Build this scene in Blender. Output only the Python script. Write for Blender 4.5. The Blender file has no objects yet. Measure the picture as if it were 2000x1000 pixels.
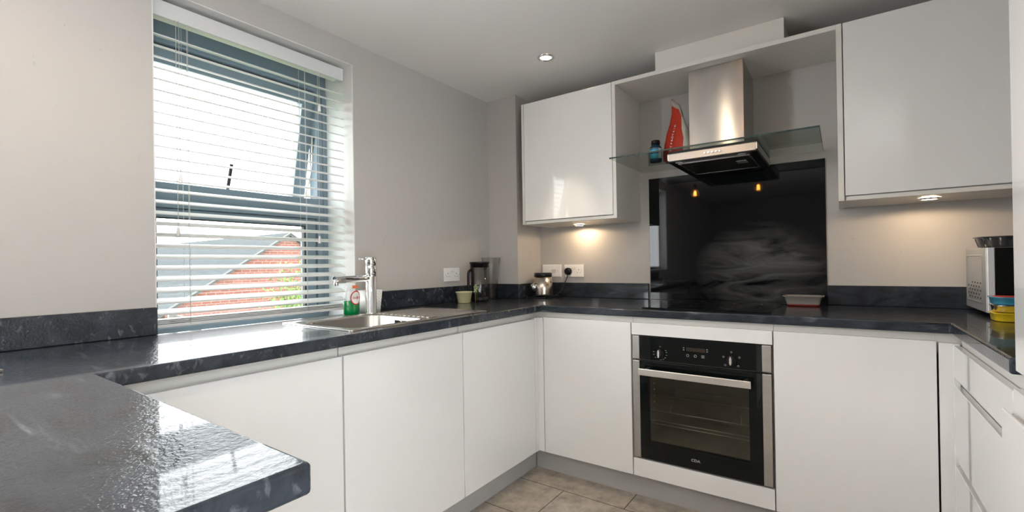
import bpy, bmesh, math, random
from mathutils import Vector, Matrix
S = bpy.context.scene
COL = S.collection
random.seed(4)
PI = math.pi

# ------------------------------------------------------------------ camera
F_PX, YAW, PITCH, ROLL = 891.67, 0.594708, 0.002977, -0.016228
SX, SY = 37.515, 12.704
CAM = Vector((1.96073, -2.66621, 1.13250))
fw = Vector((-math.sin(YAW)*math.cos(PITCH), math.cos(YAW)*math.cos(PITCH), math.sin(PITCH)))
rt = Vector((math.cos(YAW), math.sin(YAW), 0))
up = rt.cross(fw)
r2 = rt*math.cos(ROLL) + up*math.sin(ROLL)
u2 = -rt*math.sin(ROLL) + up*math.cos(ROLL)
cd = bpy.data.cameras.new('camera'); cam = bpy.data.objects.new('camera', cd); COL.objects.link(cam)
m = Matrix((r2, u2, -fw)).transposed().to_4x4(); m.translation = CAM
cam.matrix_world = m
cd.sensor_fit = 'HORIZONTAL'; cd.sensor_width = 36; cd.lens = F_PX*36/2000
cd.shift_x = -SX/2000; cd.shift_y = SY/2000
cd.clip_start = 0.02; cd.clip_end = 300
S.camera = cam

# ------------------------------------------------------------------ world, exposure, daylight
S.view_settings.view_transform = 'Standard'; S.view_settings.look = 'None'
S.view_settings.gamma = 1; S.view_settings.use_curve_mapping = False
S.view_settings.exposure = 1.68
W = bpy.data.worlds.new('overcast_sky'); S.world = W; W.use_nodes = True
bg = W.node_tree.nodes['Background']
bg.inputs['Color'].default_value = (0.955, 0.975, 1.0, 1); bg.inputs['Strength'].default_value = 2.75

def area(name, loc, rot, sx, sy, power, color, portal=False, spread=PI):
    l = bpy.data.lights.new(name, 'AREA'); l.shape = 'RECTANGLE'; l.size = sx; l.size_y = sy
    l.energy = power; l.color = color; l.spread = spread
    if portal: l.cycles.is_portal = True
    o = bpy.data.objects.new(name, l); COL.objects.link(o); o.location = loc; o.rotation_euler = rot
    return o
# sky portal at the kitchen window; added fill lamps at two unseen made-up openings
area('window_portal', (-0.315, -1.69, 1.48), (0, -PI/2, 0), 1.28, 0.80, 1, (1, 1, 1), portal=True)
area('left_opening_fill', (-0.10, -3.14, 1.56), (0, -PI/2, 0), .98, 0.78, 14, (0.92, 0.96, 1.0))
area('right_opening_fill', (2.93, -3.05, 1.07), (0, PI/2, 0), 1.90, 1.36, 0.7, (0.97, 0.985, 1.0))

ZT, ZB, ZC = 0.910, 0.873, 2.2277      # worktop top / underside, ceiling
ZUB, ZUT = 1.3735, 2.1144              # wall cabinets
XL, YB, XR = 0.626, -0.605, 2.2654     # worktop front edges
XD, YD, XRD = 0.598, -0.602, 2.270     # door planes
YU = -0.360
YREAR, XWR = -6.35, 2.885

# ------------------------------------------------------------------ materials
def nt(name):
    mt = bpy.data.materials.new(name); mt.use_nodes = True
    return mt, mt.node_tree, mt.node_tree.nodes['Principled BSDF']
def mat(name, col, rough=0.5, metal=0.0, coat=0.0, spec=0.5, trans=0.0, ior=1.45, emit=None, es=0.0, aniso=0.0,
        nscale=None, namt=0.0, bump=0.0, bscale=200, stretch=(1, 1, 1)):
    mt, t, b = nt(name)
    b.inputs['Base Color'].default_value = (*col, 1); b.inputs['Roughness'].default_value = rough
    b.inputs['Metallic'].default_value = metal; b.inputs['Coat Weight'].default_value = coat
    b.inputs['Coat Roughness'].default_value = 0.03
    b.inputs['Specular IOR Level'].default_value = spec
    b.inputs['Transmission Weight'].default_value = trans; b.inputs['IOR'].default_value = ior
    b.inputs['Anisotropic'].default_value = aniso
    if emit:
        b.inputs['Emission Color'].default_value = (*emit, 1); b.inputs['Emission Strength'].default_value = es
    if nscale or bump:
        tc = t.nodes.new('ShaderNodeTexCoord'); mp = t.nodes.new('ShaderNodeMapping')
        mp.inputs['Scale'].default_value = stretch
        t.links.new(tc.outputs['Object'], mp.inputs[0])
    if nscale:
        n = t.nodes.new('ShaderNodeTexNoise'); n.inputs['Scale'].default_value = nscale; n.inputs['Detail'].default_value = 5
        t.links.new(mp.outputs[0], n.inputs['Vector'])
        mx = t.nodes.new('ShaderNodeMix'); mx.data_type = 'RGBA'
        mx.inputs[6].default_value = (*[c*(1-namt) for c in col], 1)
        mx.inputs[7].default_value = (*[min(1, c*(1+namt)) for c in col], 1)
        t.links.new(n.outputs['Fac'], mx.inputs[0]); t.links.new(mx.outputs[2], b.inputs['Base Color'])
    if bump:
        n2 = t.nodes.new('ShaderNodeTexNoise'); n2.inputs['Scale'].default_value = bscale; n2.inputs['Detail'].default_value = 3
        t.links.new(mp.outputs[0], n2.inputs['Vector'])
        bp = t.nodes.new('ShaderNodeBump'); bp.inputs['Strength'].default_value = bump; bp.inputs['Distance'].default_value = 0.002
        t.links.new(n2.outputs['Fac'], bp.inputs['Height']); t.links.new(bp.outputs[0], b.inputs['Normal'])
    return mt

def slate():
    mt, t, b = nt('slate_laminate'); N = t.nodes; L = t.links
    tc = N.new('ShaderNodeTexCoord')
    mp = N.new('ShaderNodeMapping'); mp.inputs['Rotation'].default_value = (0.3, 0.2, 0.55); mp.inputs['Scale'].default_value = (1, 2.2, 2.2)
    L.new(tc.outputs['Object'], mp.inputs[0])
    a = N.new('ShaderNodeTexNoise'); a.inputs['Scale'].default_value = 5; a.inputs['Detail'].default_value = 9; a.inputs['Roughness'].default_value = .68; a.inputs['Distortion'].default_value = 1.2
    L.new(mp.outputs[0], a.inputs['Vector'])
    r = N.new('ShaderNodeValToRGB'); r.color_ramp.elements[0].position = .32; r.color_ramp.elements[0].color = (.009, .012, .017, 1)
    r.color_ramp.elements[1].position = .74; r.color_ramp.elements[1].color = (.045, .056, .074, 1)
    L.new(a.outputs['Fac'], r.inputs[0])
    v = N.new('ShaderNodeTexNoise'); v.inputs['Scale'].default_value = 3.1; v.inputs['Detail'].default_value = 5; v.inputs['Distortion'].default_value = .5
    mp2 = N.new('ShaderNodeMapping'); mp2.inputs['Rotation'].default_value = (.2, .5, .75); mp2.inputs['Scale'].default_value = (1.3, 15.0, 9.0); L.new(tc.outputs['Object'], mp2.inputs[0]); L.new(mp2.outputs[0], v.inputs['Vector'])
    r2_ = N.new('ShaderNodeValToRGB'); r2_.color_ramp.elements[0].position = .60; r2_.color_ramp.elements[0].color = (0, 0, 0, 1)
    r2_.color_ramp.elements[1].position = .74; r2_.color_ramp.elements[1].color = (.62, .62, .62, 1); L.new(v.outputs['Fac'], r2_.inputs[0])
    mm = N.new('ShaderNodeMath'); mm.operation = 'MULTIPLY'; L.new(r2_.outputs[0], mm.inputs[0]); L.new(a.outputs['Fac'], mm.inputs[1])
    mx = N.new('ShaderNodeMix'); mx.data_type = 'RGBA'; mx.inputs[7].default_value = (.34, .37, .40, 1)
    L.new(mm.outputs[0], mx.inputs[0]); L.new(r.outputs[0], mx.inputs[6]); L.new(mx.outputs[2], b.inputs['Base Color'])
    b.inputs['Roughness'].default_value = .15
    b.inputs['Coat Weight'].default_value = .55; b.inputs['Coat Roughness'].default_value = .05; b.inputs['Specular IOR Level'].default_value = .13
    g = N.new('ShaderNodeTexNoise'); g.inputs['Scale'].default_value = 150; g.inputs['Detail'].default_value = 2
    L.new(tc.outputs['Object'], g.inputs['Vector'])
    bp = N.new('ShaderNodeBump'); bp.inputs['Strength'].default_value = .8; bp.inputs['Distance'].default_value = .002
    L.new(g.outputs['Fac'], bp.inputs['Height']); L.new(bp.outputs[0], b.inputs['Normal'])
    return mt
SLATE = slate()

def wallmat():
    mt, t, b = nt('wall_paint'); N = t.nodes; L = t.links
    tc = N.new('ShaderNodeTexCoord')
    n = N.new('ShaderNodeTexNoise'); n.inputs['Scale'].default_value = 38; n.inputs['Detail'].default_value = 6; n.inputs['Roughness'].default_value = .7
    mp = N.new('ShaderNodeMapping'); mp.inputs['Scale'].default_value = (1, 1, .55); L.new(tc.outputs['Object'], mp.inputs[0]); L.new(mp.outputs[0], n.inputs['Vector'])
    r = N.new('ShaderNodeValToRGB'); r.color_ramp.elements[0].position = .66; r.color_ramp.elements[0].color = (.485, .466, .448, 1)
    r.color_ramp.elements[1].position = .74; r.color_ramp.elements[1].color = (.36, .33, .30, 1)
    L.new(n.outputs['Fac'], r.inputs[0]); L.new(r.outputs[0], b.inputs['Base Color'])
    b.inputs['Roughness'].default_value = .55
    g = N.new('ShaderNodeTexNoise'); g.inputs['Scale'].default_value = 90; L.new(tc.outputs['Object'], g.inputs['Vector'])
    bp = N.new('ShaderNodeBump'); bp.inputs['Strength'].default_value = .12; bp.inputs['Distance'].default_value = .002
    L.new(g.outputs['Fac'], bp.inputs['Height']); L.new(bp.outputs[0], b.inputs['Normal'])
    return mt
WALL = wallmat()
REVEAL = mat('reveal_white_paint', (.70, .70, .69), .5)
CEIL = mat('ceiling_white_paint', (.87, .855, .84), .7, nscale=3, namt=.02)
WHITE = mat('gloss_white_lacquer', (.81, .805, .795), .16, coat=.9, nscale=2, namt=.01)
SATIN = mat('white_melamine', (.74, .72, .68), .32, nscale=4, namt=.015)
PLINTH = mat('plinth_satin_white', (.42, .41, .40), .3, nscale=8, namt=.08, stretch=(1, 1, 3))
GAP = mat('dark_carcass_edge', (.05, .05, .045), .6)
STEEL = mat('brushed_steel', (.56, .54, .52), .33, 1.0, nscale=12, namt=.10, bump=.05, bscale=60, stretch=(.15, .15, 9))
def chimneymat():
    mt = mat('brushed_chimney_steel', (.56, .54, .52), .22, 1.0, aniso=1.0, nscale=9, namt=.16, stretch=(1.5, 1.5, .8))
    t = mt.node_tree; b = t.nodes['Principled BSDF']
    tg = t.nodes.new('ShaderNodeTangent'); tg.direction_type = 'RADIAL'; tg.axis = 'Z'
    t.links.new(tg.outputs[0], b.inputs['Tangent']); b.inputs['Anisotropic Rotation'].default_value = .25
    return mt
CHIMNEY = chimneymat()
CHROME = mat('chrome', (.80, .80, .80), .05, 1.0, nscale=5, namt=.02)
SINK = mat('satin_sink_steel', (.66, .63, .60), .24, 1.0, nscale=60, namt=.06)
ALU = mat('pale_aluminium', (.78, .74, .70), .34, 1.0, nscale=20, namt=.04)
SILVERP = mat('silver_plastic', (.42, .43, .44), .35, .5, nscale=40, namt=.03)
BLACKG = mat('black_glass', (.004, .006, .006), .03, spec=.30, nscale=3, namt=.1)
BLACKP = mat('black_plastic', (.008, .008, .009), .3, spec=.35, nscale=30, namt=.1)
BLACKM = mat('black_matt', (.02, .02, .02), .6, nscale=30, namt=.1)
WPLAS = mat('white_plastic', (.86, .85, .83), .25, nscale=5, namt=.01)
BLINDM = mat('blind_white_slats', (.68, .69, .69), .38, nscale=5, namt=.01)
CORD = mat('white_cord', (.62, .62, .60), .7, nscale=50, namt=.05)
FRAME = mat('window_frame_grey', (.19, .25, .295), .38, nscale=6, namt=.03)
RUBBER = mat('window_gasket', (.02, .022, .025), .6, nscale=20, namt=.1)
def splash():
    mt, t, b = nt('black_splashback_glass'); N = t.nodes; L = t.links
    b.inputs['Roughness'].default_value = .03; b.inputs['Specular IOR Level'].default_value = .22
    tc = N.new('ShaderNodeTexCoord')
    mp = N.new('ShaderNodeMapping'); mp.inputs['Rotation'].default_value = (0, .12, 0); mp.inputs['Scale'].default_value = (1.0, 1, 4.2)
    L.new(tc.outputs['Object'], mp.inputs[0])
    n = N.new('ShaderNodeTexNoise'); n.inputs['Scale'].default_value = 3.2; n.inputs['Detail'].default_value = 7; n.inputs['Distortion'].default_value = 1.6
    L.new(mp.outputs[0], n.inputs['Vector'])
    r = N.new('ShaderNodeValToRGB'); r.color_ramp.elements[0].position = .33; r.color_ramp.elements[0].color = (0, 0, 0, 1)
    r.color_ramp.elements[1].position = .78; r.color_ramp.elements[1].color = (1, 1, 1, 1); L.new(n.outputs['Fac'], r.inputs[0])
    # wiped patch: right-hand lower half of the pane
    sep = N.new('ShaderNodeSeparateXYZ'); L.new(tc.outputs['Object'], sep.inputs[0])
    def blob(inp, c, w):
        a = N.new('ShaderNodeMath'); a.operation = 'SUBTRACT'; a.inputs[1].default_value = c; L.new(inp, a.inputs[0])
        p = N.new('ShaderNodeMath'); p.operation = 'POWER'; p.inputs[1].default_value = 2; L.new(a.outputs[0], p.inputs[0])
        d = N.new('ShaderNodeMath'); d.operation = 'DIVIDE'; d.inputs[1].default_value = w*w; L.new(p.outputs[0], d.inputs[0]); return d
    bx_ = blob(sep.outputs[0], .15, .34); bz_ = blob(sep.outputs[2], .17, .26)
    ad = N.new('ShaderNodeMath'); ad.operation = 'ADD'; L.new(bx_.outputs[0], ad.inputs[0]); L.new(bz_.outputs[0], ad.inputs[1])
    su = N.new('ShaderNodeMath'); su.operation = 'SUBTRACT'; su.use_clamp = True; su.inputs[0].default_value = 1; L.new(ad.outputs[0], su.inputs[1])
    mu = N.new('ShaderNodeMath'); mu.operation = 'MULTIPLY'; L.new(su.outputs[0], mu.inputs[0]); L.new(r.outputs[0], mu.inputs[1])
    mx = N.new('ShaderNodeMix'); mx.data_type = 'RGBA'; mx.inputs[6].default_value = (.004, .005, .006, 1); mx.inputs[7].default_value = (.15, .155, .155, 1)
    L.new(mu.outputs[0], mx.inputs[0]); L.new(mx.outputs[2], b.inputs['Base Color'])
    return mt
SPLASH = splash()

def glassy(name, tint, gl=0.12, rough=0.0):
    """clear sheet: tinted see-through with a fresnel reflection"""
    mt = bpy.data.materials.new(name); mt.use_nodes = True; t = mt.node_tree; t.nodes.clear()
    o = t.nodes.new('ShaderNodeOutputMaterial'); a = t.nodes.new('ShaderNodeBsdfTransparent'); g = t.nodes.new('ShaderNodeBsdfGlossy')
    n = t.nodes.new('ShaderNodeTexNoise'); n.inputs['Scale'].default_value = 2
    mxc = t.nodes.new('ShaderNodeMix'); mxc.data_type = 'RGBA'; mxc.inputs[6].default_value = (*tint, 1); mxc.inputs[7].default_value = (*[c*.97 for c in tint], 1)
    t.links.new(n.outputs['Fac'], mxc.inputs[0]); t.links.new(mxc.outputs[2], a.inputs['Color'])
    g.inputs['Roughness'].default_value = rough
    f = t.nodes.new('ShaderNodeFresnel'); f.inputs['IOR'].default_value = 1.5
    ge = t.nodes.new('ShaderNodeNewGeometry'); mr = t.nodes.new('ShaderNodeMapRange')
    mr.inputs['To Min'].default_value = 1.5; mr.inputs['To Max'].default_value = 1/1.5
    t.links.new(ge.outputs['Backfacing'], mr.inputs['Value']); t.links.new(mr.outputs[0], f.inputs['IOR'])
    ad = t.nodes.new('ShaderNodeMath'); ad.operation = 'ADD'; ad.inputs[1].default_value = gl; ad.use_clamp = True
    t.links.new(f.outputs[0], ad.inputs[0])
    m_ = t.nodes.new('ShaderNodeMixShader'); t.links.new(ad.outputs[0], m_.inputs[0]); t.links.new(a.outputs[0], m_.inputs[1]); t.links.new(g.outputs[0], m_.inputs[2])
    t.links.new(m_.outputs[0], o.inputs['Surface'])
    return mt
PANE = glassy('window_glass', (.97, .985, .98), 0.0)
HOODGLASS = glassy('green_hood_glass', (.90, .945, .915), 0.0)
OVENGLASS = glassy('smoked_oven_glass', (.72, .72, .68), 0.0)
CLEARP = glassy('clear_plastic', (.975, .975, .975), 0.01, .06)
JARGLASS = glassy('jar_glass', (.97, .975, .97), 0.015, .03)
EDGEG = mat('glass_edge_dark_green', (.01, .035, .028), .15, nscale=9, namt=.2)

def tiles():
    mt, t, b = nt('stone_floor_tiles'); N = t.nodes; L = t.links
    tc = N.new('ShaderNodeTexCoord'); mp = N.new('ShaderNodeMapping')
    mp.inputs['Location'].default_value = (-.804+.636, .700, 0)
    L.new(tc.outputs['Object'], mp.inputs[0])
    br = N.new('ShaderNodeTexBrick'); br.inputs['Scale'].default_value = 1; br.inputs['Brick Width'].default_value = .636; br.inputs['Row Height'].default_value = .2925
    br.inputs['Mortar Size'].default_value = .0022; br.inputs['Mortar Smooth'].default_value = .1; br.offset = .5
    br.inputs['Color1'].default_value = (.45, .395, .335, 1); br.inputs['Color2'].default_value = (.40, .35, .30, 1); br.inputs['Mortar'].default_value = (.05, .035, .028, 1)
    L.new(mp.outputs[0], br.inputs['Vector'])
    n = N.new('ShaderNodeTexNoise'); n.inputs['Scale'].default_value = 14; n.inputs['Detail'].default_value = 9; n.inputs['Roughness'].default_value = .75; L.new(tc.outputs['Object'], n.inputs['Vector'])
    r = N.new('ShaderNodeValToRGB'); r.color_ramp.elements[0].position = .3; r.color_ramp.elements[0].color = (.55, .55, .55, 1); r.color_ramp.elements[1].position = .75; r.color_ramp.elements[1].color = (1.35, 1.35, 1.35, 1)
    L.new(n.outputs['Fac'], r.inputs[0])
    mx = N.new('ShaderNodeMix'); mx.data_type = 'RGBA'; mx.blend_type = 'MULTIPLY'; mx.inputs[0].default_value = 1; L.new(br.outputs[0], mx.inputs[6]); L.new(r.outputs[0], mx.inputs[7])
    L.new(mx.outputs[2], b.inputs['Base Color']); b.inputs['Roughness'].default_value = .5
    return mt
def bricks():
    mt, t, b = nt('red_brick'); N = t.nodes; L = t.links
    tc = N.new('ShaderNodeTexCoord'); mp = N.new('ShaderNodeMapping'); mp.inputs['Rotation'].default_value = (PI/2, 0, PI/2)
    mp.vector_type = 'TEXTURE'; L.new(tc.outputs['Object'], mp.inputs[0])
    br = N.new('ShaderNodeTexBrick'); br.inputs['Scale'].default_value = 1; br.inputs['Brick Width'].default_value = .22; br.inputs['Row Height'].default_value = .075; br.inputs['Mortar Size'].default_value = .008
    br.inputs['Color1'].default_value = (.19, .078, .062, 1); br.inputs['Color2'].default_value = (.15, .062, .05, 1); br.inputs['Mortar'].default_value = (.20, .17, .15, 1)
    L.new(mp.outputs[0], br.inputs['Vector']); L.new(br.outputs[0], b.inputs['Base Color']); b.inputs['Roughness'].default_value = .9; b.inputs['Specular IOR Level'].default_value = 0
    return mt
BRICK = bricks()
ROOFM = mat('grey_slate_roof', (.075, .082, .085), .9, spec=0.0, nscale=5, namt=.25, stretch=(.3, 1, 6))
LEAF = mat('leaves', (.10, .17, .035), .6, nscale=3, namt=.35)
GRASS = mat('grass_ground', (.20, .26, .12), .9, nscale=2, namt=.3)
BARK = mat('bark', (.12, .09, .06), .9, nscale=20, namt=.3)

# ------------------------------------------------------------------ mesh helpers
def B(): return bmesh.new()
def box(bm, x0, x1, y0, y1, z0, z1):
    v = [bm.verts.new(p) for p in ((x0,y0,z0),(x1,y0,z0),(x1,y1,z0),(x0,y1,z0),(x0,y0,z1),(x1,y0,z1),(x1,y1,z1),(x0,y1,z1))]
    for f in ((0,3,2,1),(4,5,6,7),(0,1,5,4),(1,2,6,5),(2,3,7,6),(3,0,4,7)): bm.faces.new([v[i] for i in f])
    return bm
def cells(bm, us, vs, keep, w0, w1, axis):
    """slab with holes: grid in the plane normal to axis, thickness w0..w1"""
    def P(u, v, w):
        return (w, u, v) if axis == 0 else (u, w, v) if axis == 1 else (u, v, w)
    vc = {}
    def V(i, j, k):
        if (i, j, k) not in vc: vc[i, j, k] = bm.verts.new(P(us[i], vs[j], (w0, w1)[k]))
        return vc[i, j, k]
    K = {(i, j) for i in range(len(us)-1) for j in range(len(vs)-1) if keep((us[i]+us[i+1])/2, (vs[j]+vs[j+1])/2)}
    for i, j in K:
        bm.faces.new([V(i,j,0), V(i,j+1,0), V(i+1,j+1,0), V(i+1,j,0)])
        bm.faces.new([V(i,j,1), V(i+1,j,1), V(i+1,j+1,1), V(i,j+1,1)])
        for (di, dj, a, b_) in ((-1,0,(0,0),(0,1)),(1,0,(1,1),(1,0)),(0,-1,(1,0),(0,0)),(0,1,(0,1),(1,1))):
            if (i+di, j+dj) not in K:
                bm.faces.new([V(i+a[0],j+a[1],0), V(i+a[0],j+a[1],1), V(i+b_[0],j+b_[1],1), V(i+b_[0],j+b_[1],0)])
    bmesh.ops.recalc_face_normals(bm, faces=bm.faces)
    return bm
def loft(bm, loops, cap0=True, cap1=True, closed=True, mat_fn=None):
    rs = [[bm.verts.new(p) for p in lp] for lp in loops]; n = len(rs[0])
    for k in range(len(rs)-1):
        for i in range(n if closed else n-1):
            f = bm.faces.new((rs[k][i], rs[k][(i+1) % n], rs[k+1][(i+1) % n], rs[k+1][i])); f.smooth = True
            if mat_fn: f.material_index = mat_fn(i, k)
    if cap0: bm.faces.new(rs[0][::-1])
    if cap1: bm.faces.new(rs[-1])
    return bm
def ring(c, r, n=32, ax='Z', sx=1, sy=1, a0=0):
    o = []
    for i in range(n):
        a = 2*PI*i/n+a0; x, y = math.cos(a)*r*sx, math.sin(a)*r*sy
        o.append((c[0]+x, c[1]+y, c[2]) if ax == 'Z' else (c[0]+x, c[1], c[2]+y) if ax == 'Y' else (c[0], c[1]+x, c[2]+y))
    return o
def lathe(bm, x, y, prof, n=32, caps=True):
    return loft(bm, [ring((x, y, z), r, n) for r, z in prof], caps, caps)
def cylx(bm, c, r, h, ax='Y', n=24, r2=None):
    d = {'X': Vector((h,0,0)), 'Y': Vector((0,h,0)), 'Z': Vector((0,0,h))}[ax]; c = Vector(c)
    loft(bm, [ring(c, r, n, ax), ring(c+d, r if r2 is None else r2, n, ax)]); return bm
def rrect(x0, x1, y0, y1, z, r, k=6):
    o = []
    for cx, cy, a0 in ((x1-r, y1-r, 0), (x0+r, y1-r, PI/2), (x0+r, y0+r, PI), (x1-r, y0+r, 3*PI/2)):
        for i in range(k+1):
            a = a0+PI/2*i/k; o.append((cx+r*math.cos(a), cy+r*math.sin(a), z))
    return o
def tube(bm, pts, r, n=10, sub=6, smooth=True):
    P = [Vector(p) for p in pts]
    if smooth and len(P) > 2:
        Q = []
        for i in range(len(P)-1):
            p0 = P[max(i-1, 0)]; p1 = P[i]; p2 = P[i+1]; p3 = P[min(i+2, len(P)-1)]
            for s in range(sub):
                t = s/sub
                Q.append(.5*((2*p1)+(-p0+p2)*t+(2*p0-5*p1+4*p2-p3)*t*t+(-p0+3*p1-3*p2+p3)*t**3))
        Q.append(P[-1]); P = Q
    lp = []; prev = None
    for i, p in enumerate(P):
        d = (P[min(i+1, len(P)-1)]-P[max(i-1, 0)]).normalized()
        a = prev if prev is not None else (Vector((0,0,1)) if abs(d.z) < .9 else Vector((1,0,0)))
        s = d.cross(a).normalized(); q = s.cross(d).normalized(); prev = q
        lp.append([p+(s*math.cos(2*PI*k/n)+q*math.sin(2*PI*k/n))*r for k in range(n)])
    return loft(bm, lp)
def sphere(bm, c, r, n=20, sq=(1, 1, 1)):
    m_ = Matrix.Translation(c) @ Matrix.Diagonal((*[r*s for s in sq], 1))
    g = bmesh.ops.create_uvsphere(bm, u_segments=n, v_segments=n//2, radius=1, matrix=m_)
    for v in g['verts']:
        for f in v.link_faces: f.smooth = True
    return bm
def smooth(bm):
    for f in bm.faces: f.smooth = True
    return bm

def obj(name, bm, mt, parent=None, bevel=0.0, seg=2, loc=None, solid=0):
    bmesh.ops.recalc_face_normals(bm, faces=bm.faces)
    me = bpy.data.meshes.new(name)
    if parent is not None:
        p = parent; off = Vector((0, 0, 0))
        while p is not None: off += p.location; p = p.parent
        o_loc = Vector((0, 0, 0))
    else:
        if loc is None:
            xs = [v.co.x for v in bm.verts]; ys = [v.co.y for v in bm.verts]; zs = [v.co.z for v in bm.verts]
            loc = ((min(xs)+max(xs))/2, (min(ys)+max(ys))/2, min(zs))
        off = Vector(loc); o_loc = off
    bmesh.ops.translate(bm, verts=bm.verts, vec=-off)
    bm.to_mesh(me); bm.free()
    for mm in (mt if isinstance(mt, (list, tuple)) else [mt]): me.materials.append(mm)
    o = bpy.data.objects.new(name, me); COL.objects.link(o); o.location = o_loc
    if parent is not None: o.parent = parent
    if solid:
        md = o.modifiers.new('thickness', 'SOLIDIFY'); md.thickness = solid; md.offset = 0
    if bevel:
        md = o.modifiers.new('bevel', 'BEVEL'); md.width = bevel; md.segments = seg; md.limit_method = 'ANGLE'; md.angle_limit = math.radians(35)
    return o
def tag(o, label, cat, group=None):
    o['label'] = label; o['category'] = cat
    if group: o['group'] = group
    return o
def thing(name, label, cat, loc, group=None):
    o = bpy.data.objects.new(name, None); COL.objects.link(o); o.location = loc; o.empty_display_size = .05
    return tag(o, label, cat, group)
def struct(name, bm, mt, **k):
    o = obj(name, bm, mt, **k); o['kind'] = 'structure'; return o
def text(name, body, size, origin, xdir, ydir, mt, parent, depth=0.0004, font_scale=1.0):
    cu = bpy.data.curves.new(name, 'FONT'); cu.body = body; cu.size = size; cu.extrude = depth; cu.align_x = 'CENTER'; cu.align_y = 'CENTER'
    to = bpy.data.objects.new(name, cu); COL.objects.link(to)
    me = bpy.data.meshes.new_from_object(to.evaluated_get(bpy.context.evaluated_depsgraph_get()))
    COL.objects.unlink(to); bpy.data.objects.remove(to)
    bm = B(); bm.from_mesh(me)
    X = Vector(xdir).normalized(); Y = Vector(ydir).normalized(); Z = X.cross(Y)
    M = Matrix((X*font_scale, Y, Z)).transposed().to_4x4(); M.translation = Vector(origin)
    bmesh.ops.transform(bm, matrix=M, verts=bm.verts)
    return obj(name, bm, mt, parent)

# ================================================================== the room
# window wall with the kitchen window and an added fill-light opening behind the camera
WY0, WY1, WZ0, WZ1 = -2.0876, -1.3000, 0.835, 2.1200
LY0, LY1, LZ0, LZ1 = -3.56, -2.72, 1.03, 2.09
bm = cells(B(), [YREAR-.2, LY0, LY1, WY0, WY1, .2], [0, WZ0, LZ0, LZ1, WZ1, ZC],
      lambda u, v: not ((WY0 < u < WY1 and WZ0 < v < WZ1) or (LY0 < u < LY1 and LZ0 < v < LZ1)), -.31, 0, 0)
struct('wall_left', bm, WALL)
# white painted lining of the window reveal
bm = B()
box(bm, -.226, -.0005, WY1-.004, WY1, .845, WZ1); box(bm, -.226, -.0005, WY0, WY0+.004, .845, WZ1)
box(bm, -.226, -.0005, WY0, WY1, WZ1-.004, WZ1)
struct('trim_1', bm, REVEAL)
bm = B(); box(bm, -.226, 0, WY0, WY1, .835, .872)
struct('trim_2', bm, REVEAL)
# back wall with the projecting pier in its left corner
bm = B(); box(bm, 0, XWR+.2, 0, .2, 0, ZC)
struct('wall_back', bm, WALL)
bm = B(); box(bm, 0, .2375, -.2718, 0, 0, ZC); struct('wall_pier', bm, WALL)
bm = cells(B(), [YREAR-.2, -3.77, -2.33, .2], [0, .08, 2.06, ZC], lambda u, v: not (-3.77 < u < -2.33 and .08 < v < 2.06), XWR, XWR+.2, 0)
struct('wall_right', bm, WALL)
bm = B(); box(bm, 0, XWR, YREAR-.2, YREAR, 0, ZC); struct('wall_rear', bm, WALL)
bm = B(); box(bm, -.3, XWR+.2, YREAR-.2, .2, -.2, 0); struct('floor', bm, tiles(), loc=(0, 0, 0))
bm = B(); box(bm, -.3, XWR+.2, YREAR-.2, .2, ZC, ZC+.2); struct('ceiling', bm, CEIL)

# ---- kitchen window
w1 = bpy.data.objects.new('window_1', None); COL.objects.link(w1); w1.location = (-.26, -1.70, .80); w1['kind'] = 'structure'
fx0, fx1 = -.296, -.226
FY0, FY1, FZ0, FZ1 = -2.13, -1.295, .820, 2.13
bm = cells(B(), [FY0, FY0+.06, FY1-.060, FY1], [FZ0, .904, 1.378, 1.477, 2.025, FZ1],
           lambda u, v: not (FY0+.06 < u < FY1-.06 and (.904 < v < 1.378 or 1.477 < v < 2.025)), fx0, fx1, 0)
# clip into the reveal opening
obj('window_frame', bm, FRAME, w1, .004)
bm = B(); box(bm, fx1-.004, fx1+.012, FY0+.03, FY1-.015, 1.378, 1.410)
box(bm, fx1-.004, fx1+.006, FY1-.030, FY1-.006, .9, 2.02)
box(bm, fx1-.004, fx1+.010, FY0+.03, FY1-.015, 2.035, 2.055)
obj('frame_bead', bm, FRAME, w1, .002)
# fixed lower light
bm = cells(B(), [FY0+.062, FY0+.115, FY1-.118, FY1-.064], [.906, .915, 1.340, 1.376], lambda u, v: not (FY0+.115 < u < FY1-.118 and .915 < v < 1.34), -.288, -.238, 0)
low = obj('lower_casement', bm, FRAME, w1, .003)
bm = B(); box(bm, -.268, -.262, FY0+.11, FY1-.113, .91, 1.345); obj('glass', bm, PANE, low)
bm = cells(B(), [FY0+.112, FY0+.120, FY1-.124, FY1-.115], [.911, .918, 1.336, 1.343], lambda u, v: not (FY0+.12 < u < FY1-.124 and .918 < v < 1.336), -.262, -.240, 0)
obj('gasket', bm, RUBBER, low)
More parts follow.
